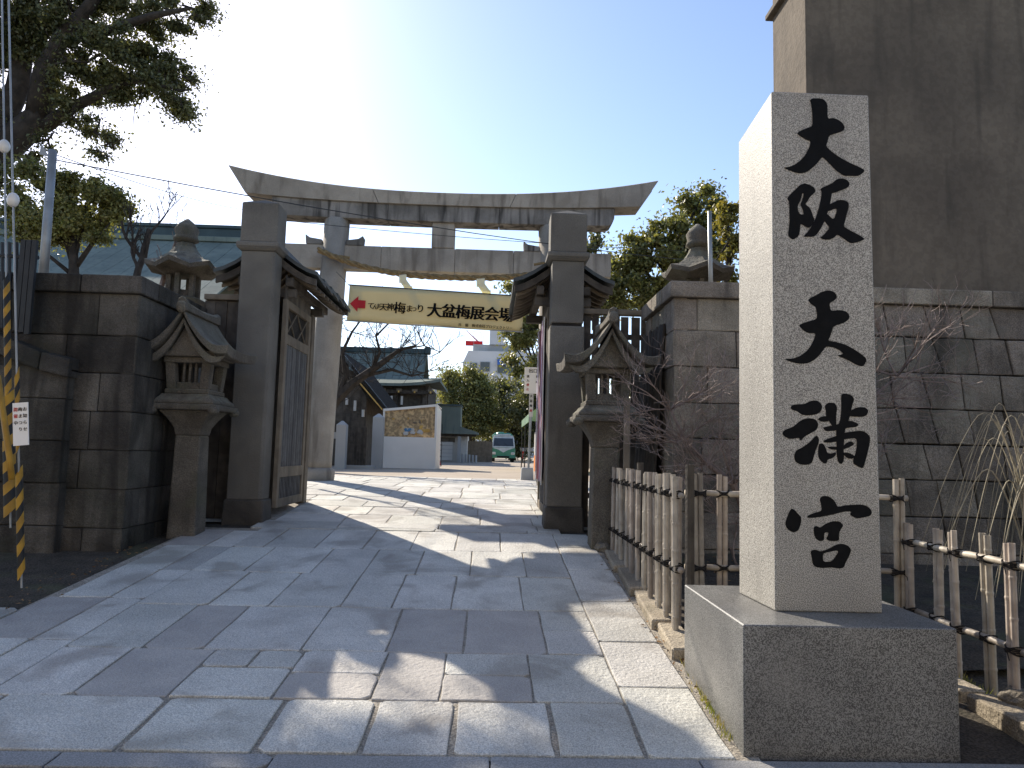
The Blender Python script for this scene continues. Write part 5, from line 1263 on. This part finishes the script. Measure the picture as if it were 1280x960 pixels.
B().tube([p+Vector((.6, 0, .8)), tp], [.16, .08], 4).out('jib', 'red', cr); B().tube([q1+Vector((0, 0, .9)), tp], .05, 4).out('stay', 'steel', cr); B().tube([p+Vector((0, 0, .9)), p+Vector((1.2, 0, 2.8)), q1], .06, 4).out('frame', 'white_paint', cr)
B().tube([p+Vector((1.2, 0, 2.8)), tp], .04, 4).out('stay', 'steel', cr)
rl = thing('roof_railing', 'pale flat roof with metal railing behind the green shrine roof', 'building', (-5, 80, 0))
B().box(at(535, 470, 80).x, at(556, 470, 80).x, 80, 84, 0, at(545, 474, 80).z).out('wall', 'grey_concrete', rl)
for k in range(6):
    x = at(530+k*5, 470, 80).x; B().tube([(x, 80, at(545, 474, 80).z), (x, 80, at(545, 463, 80).z)], .04, 4).out('railing_post', 'steel', rl)
B().tube([(at(530, 463, 80).x, 80, at(530, 463, 80).z), (at(556, 462, 80).x, 80, at(556, 462, 80).z)], .04, 4).out('rail', 'steel', rl)

# ---------------------------------------------------------------- TRUCK
TY = 52.3; tr = thing('parked_truck', 'small green and white truck parked facing the gate at the far end', 'truck', (1.0, TY, COURT)); x0, x1 = .15, 1.86; z = COURT
cxm = (x0+x1)/2
cab = [(x0, z+.28), (x1, z+.28), (x1, z+1.0), (x1-.03, z+1.1), (x1-.10, z+1.80), (x1-.2, z+1.93), (x0+.2, z+1.93), (x0+.10, z+1.80), (x0+.03, z+1.1), (x0, z+1.0)]
B().prism([(x0, z+.28), (x1, z+.28), (x1, z+1.05), (x0, z+1.05)], 'y', TY, TY+1.6).out('cab_lower', 'truck_green', tr, .05, seg=2)
B().loft([[(x0+.02, TY+.03, z+1.05), (x1-.02, TY+.03, z+1.05), (x1-.02, TY+1.6, z+1.05), (x0+.02, TY+1.6, z+1.05)], [(x0+.10, TY+.25, z+1.82), (x1-.10, TY+.25, z+1.82), (x1-.10, TY+1.6, z+1.82), (x0+.10, TY+1.6, z+1.82)]]).out('cab_upper', 'truck_white', tr, .04, seg=2)
B().box(x0+.14, x1-.14, TY+.26, TY+1.6, z+1.82, z+1.92).out('roof', 'truck_white', tr, .03)
B().loft([[(x0+.12, TY+.055, z+1.14), (x1-.12, TY+.055, z+1.14), (x1-.12, TY+.075, z+1.14), (x0+.12, TY+.075, z+1.14)], [(x0+.18, TY+.20, z+1.72), (x1-.18, TY+.20, z+1.72), (x1-.18, TY+.22, z+1.72), (x0+.18, TY+.22, z+1.72)]]).out('windscreen', 'window_dark', tr)
B().add([(x0+.02, TY-.012, z+1.03), (x1-.02, TY-.012, z+1.03), (cxm+.35, TY-.012, z+.88), (cxm, TY-.012, z+.68), (cxm-.35, TY-.012, z+.88), (x0+.02, TY, z+1.03), (x1-.02, TY, z+1.03), (cxm+.35, TY, z+.88), (cxm, TY, z+.68), (cxm-.35, TY, z+.88)], [(0, 1, 2, 3, 4), (0, 5, 6, 1), (1, 6, 7, 2), (2, 7, 8, 3), (3, 8, 9, 4), (4, 9, 5, 0)]).out('white_chevron', 'truck_white', tr)
B().box(x0-.02, x1+.02, TY-.08, TY+.1, z+.28, z+.48).out('bumper', 'truck_green', tr, .03)
B().box(cxm-.45, cxm+.45, TY-.09, TY-.082, z+.31, z+.44).out('grille', 'tyre', tr)
for s in (-1, 1):
    B().box(cxm+s*.68-.13, cxm+s*.68+.13, TY-.03, TY+.05, z+.52, z+.72).out('headlight', 'lamp_glass', tr, .03)
    B().tube([(cxm+s*.80, TY+.2, z+1.6), (cxm+s*.98, TY+.05, z+1.5)], .015, 5).out('mirror_arm', 'dark_steel', tr)
    B().box(cxm+s*.98-.06, cxm+s*.98+.06, TY+.02, TY+.06, z+1.3, z+1.55).out('mirror', 'dark_steel', tr, .02)
    for yy in (TY+.6, TY+3.6):
        b = B(); b.loft([[(cxm+s*.70+dx, yy+.30*cos(2*pi*k/16), z+.30+.30*sin(2*pi*k/16)) for k in range(16)] for dx in (-.1, .1)]); b.out('wheel', 'tyre', tr)
    B().tube([(cxm+s*.3, TY-.0, z+1.18), (cxm+s*.3-.25, TY+.10, z+1.38)], .01, 4).out('wiper', 'tyre', tr)
B().box(x0+.05, x1-.05, TY+1.7, TY+4.6, z+.5, z+1.75).out('cargo_bed', 'truck_green', tr, .03)
b = B(); q = random.Random(3)
for k in range(9): b.ell((cxm+q.uniform(-.5, .5), TY+2+q.uniform(0, 1.5), z+1.85+q.uniform(0, .2)), (.4, .4, .22), 9, 6)
b.out('covered_load', 'truck_green', tr, smooth=True)
B().box(cxm-.5, cxm+.5, TY+.3, TY+.6, z+1.93, z+2.03).out('roof_sign', 'truck_white', tr, .02)
# small blue vehicle and bicycles
kv = thing('small_van', 'little pale blue vehicle partly hidden left of the green truck', 'van', (-.6, 56, COURT))
c = at(603, 577, 56)
B().box(c.x-.55, c.x+.75, 56, 59, COURT+.25, COURT+.95).out('body', 'dark_steel', kv, .06)
B().loft([[(c.x-.5, 56.1, COURT+.95), (c.x+.7, 56.1, COURT+.95), (c.x+.7, 58.8, COURT+.95), (c.x-.5, 58.8, COURT+.95)], [(c.x-.4, 56.5, COURT+1.45), (c.x+.6, 56.5, COURT+1.45), (c.x+.6, 58.5, COURT+1.45), (c.x-.4, 58.5, COURT+1.45)]]).out('cabin', 'blue_cloth', kv, .04)
for s in (-.5, .7): B().loft([[(c.x+s+dx, 56.6+.26*cos(2*pi*k/12), COURT+.26+.26*sin(2*pi*k/12)) for k in range(12)] for dx in (-.07, .07)]).out('wheel', 'tyre', kv)
def bike(cx, cy, label, m):
    t = thing('bicycle', label, 'bicycle', (cx, cy, COURT), 'bicycles parked right of the truck')
    for dy in (0, 1.0):
        b = B(); b.tube([(cx, cy+dy+.31*cos(2*pi*k/16), COURT+.33+.31*sin(2*pi*k/16)) for k in range(17)], .022, 5); w_ = b.out('wheel', 'tyre', t)
    B().tube([(cx, cy, COURT+.33), (cx, cy+.15, COURT+.85), (cx, cy+.18, COURT+1.02)], .02, 5).out('fork', m, t)
    B().tube([(cx-.25, cy+.2, COURT+1.02), (cx+.25, cy+.2, COURT+1.02)], .015, 5).out('handlebar', 'steel', t)
    B().tube([(cx, cy+.15, COURT+.75), (cx, cy+.5, COURT+.35), (cx, cy+1.0, COURT+.33), (cx, cy+.6, COURT+.8), (cx, cy+.5, COURT+.35)], .02, 5).out('frame', m, t)
    B().ell((cx, cy+.62, COURT+.86), (.09, .14, .04), 8, 5).out('saddle', 'tyre', t)
    B().box(cx-.17, cx+.17, cy-.25, cy+.05, COURT+.80, COURT+1.02).out('basket', 'steel', t)
    return t
bike(2.25, 48, 'red bicycle with front basket parked just right of the truck', 'red'); bike(2.65, 47, 'grey bicycle with front basket parked nearer the exit sign', 'steel')

# ---------------------------------------------------------------- EXIT SIGN, tent, things at right inside
ex = thing('exit_sign', 'white exit board on a pole in a concrete block by the right leaf', 'sign', (1.1, 19, COURT)); Ys = 19.0
def sx_(p): return at(p, 500, Ys).x
zt_, zb_ = at(664, 459, Ys).z, at(664, 492, Ys).z
B().box(sx_(655), sx_(673.5), Ys, Ys+.02, zb_, zt_).out('board', 'white_paint', ex, .003)
pxs = sx_(664)
B().tube([(pxs-.03, Ys+.06, COURT+.3), (pxs+.03, Ys+.06, zt_-.1)], .03, 8).out('pole', 'steel', ex)
B().frustum(sx_(661), Ys+.05, COURT-.02, COURT+.33, .17, .17, .15, .15).out('base_block', 'grey_concrete', ex, .02)
Us = Ys/900
text('出口', 5.6*Us, 'ink_black', ex, (sx_(660.0), Ys-.004, zt_-6.6*Us), bold=.012, world=True)
for i, ch in enumerate('進入禁止'): text(ch, 3.6*Us, 'red' if i > 1 else 'ink_black', ex, (sx_(657.5), Ys-.004, zt_-(13+i*5.4)*Us), bold=.012, world=True)
for i, ch in enumerate('車両'): text(ch, 3.4*Us, 'ink_black', ex, (sx_(669), Ys-.004, zt_-(13+i*7)*Us), bold=.012, world=True)
B().box(pxs-.055, pxs+.055, Ys-.03, Ys-.01, at(662, 521, Ys).z, zb_-.003).out('sub_plate', 'plaster', ex)
for i, ch in enumerate('大盆梅展'): text(ch, 3.4*Us, 'ink_black' if i < 3 else 'red', ex, (pxs-.04, Ys-.034, zb_-(4.6+i*6)*Us), bold=.012, world=True)
tn = thing('market_tent', 'pale green tent roof on thin poles behind the exit sign', 'tent', (2.5, 30, COURT))
Xt = at(661, 520, 27).x
B().add([(Xt, 27, 2.95), (Xt+.0, 33, 2.95), (Xt+1.6, 33, 4.1), (Xt+1.6, 27, 4.1), (Xt+3.2, 27, 2.95), (Xt+3.2, 33, 2.95)], [(0, 1, 2, 3), (3, 2, 5, 4)]).out('canopy', 'tent_green', tn)
B().box(Xt, Xt+.02, 27, 33, 2.65, 2.95).out('valance', 'tent_green', tn); B().add([(Xt, 27, 2.95), (Xt+1.6, 27, 4.1), (Xt+3.2, 27, 2.95), (Xt+3.2, 27, 2.68), (Xt, 27, 2.68)], [(0, 1, 2, 3, 4)]).out('gable', 'tent_green', tn)
for (x, y) in ((Xt+.03, 27.05), (Xt+.03, 30), (Xt+.03, 33), (Xt+3.1, 27.05), (Xt+3.1, 33)): B().tube([(x, y, COURT), (x, y, 2.9)], .025, 6).out('pole', 'dark_steel', tn)
cbn = thing('locker', 'pale grey cabinet with orange base standing under the tent', 'cabinet', (2.0, 28, COURT)); Xc = at(669, 540, 28.5).x
B().box(Xc, Xc+.9, 28.2, 29, COURT+.62, COURT+1.55).out('cabinet', 'grey_concrete', cbn, .02); B().box(Xc, Xc+1.0, 28.1, 29, COURT, COURT+.61).out('base', 'orange', cbn, .01)
# low wall / kerb right inside
o = B().box(1.2, 1.34, 13.5, 19, G(15)-.1, COURT+.16).out('low_kerb', 'grey_concrete', None, .03, seg=2); o['kind'] = 'structure'
# perimeter behind: dark timber wall right inside to close the view
pw = thing('timber_wall', 'dark timber boundary wall far right inside the shrine court', 'wall', (6, 36, COURT))
for k in range(14):
    B().box(5.0+.02, 5.12, 20+k*1.2+.01, 21.2+k*1.2-.01, COURT, 3.4).out('panel', 'old_wood', pw)
B().box(4.9, 5.25, 20, 37, 3.4, 3.5).out('coping', 'copper_dark', pw)

# ---------------------------------------------------------------- unseen houses across the street behind the viewer, added for warm bounce light
def added_street_house(x0, x1, y1, h, m, label, floors):
    t = thing('added_street_house', label, 'building', ((x0+x1)/2, y1-4, 0))
    B().box(x0, x1, y1-9, y1, 0, h).out('wall', m, t, .03)
    B().box(x0-.15, x1+.15, y1-9.1, y1+.15, h, h+.25).out('parapet', 'grey_concrete', t, .02)
    n = int((x1-x0)/2.6)
    for f_ in range(floors):
        for k in range(n):
            cx = x0+(x1-x0)*(k+.5)/n; z0 = .9+f_*3.0
            w_ = B().box(cx-.75, cx+.75, y1+.003, y1+.06, z0, z0+1.5).out('window_frame', 'steel', t, .01)
            B().box(cx-.68, cx+.68, y1+.062, y1+.075, z0+.07, z0+1.43).out('pane', 'window_dark', w_)
added_street_house(-15, -1.2, -8.0, 9.5, 'street_cream', 'unseen cream rendered three storey house added across the street for warm bounce light', 3)
added_street_house(0.2, 13.5, -8.4, 7.0, 'street_cream', 'unseen lower cream rendered two storey house added facing the monument for warm bounce light', 2)
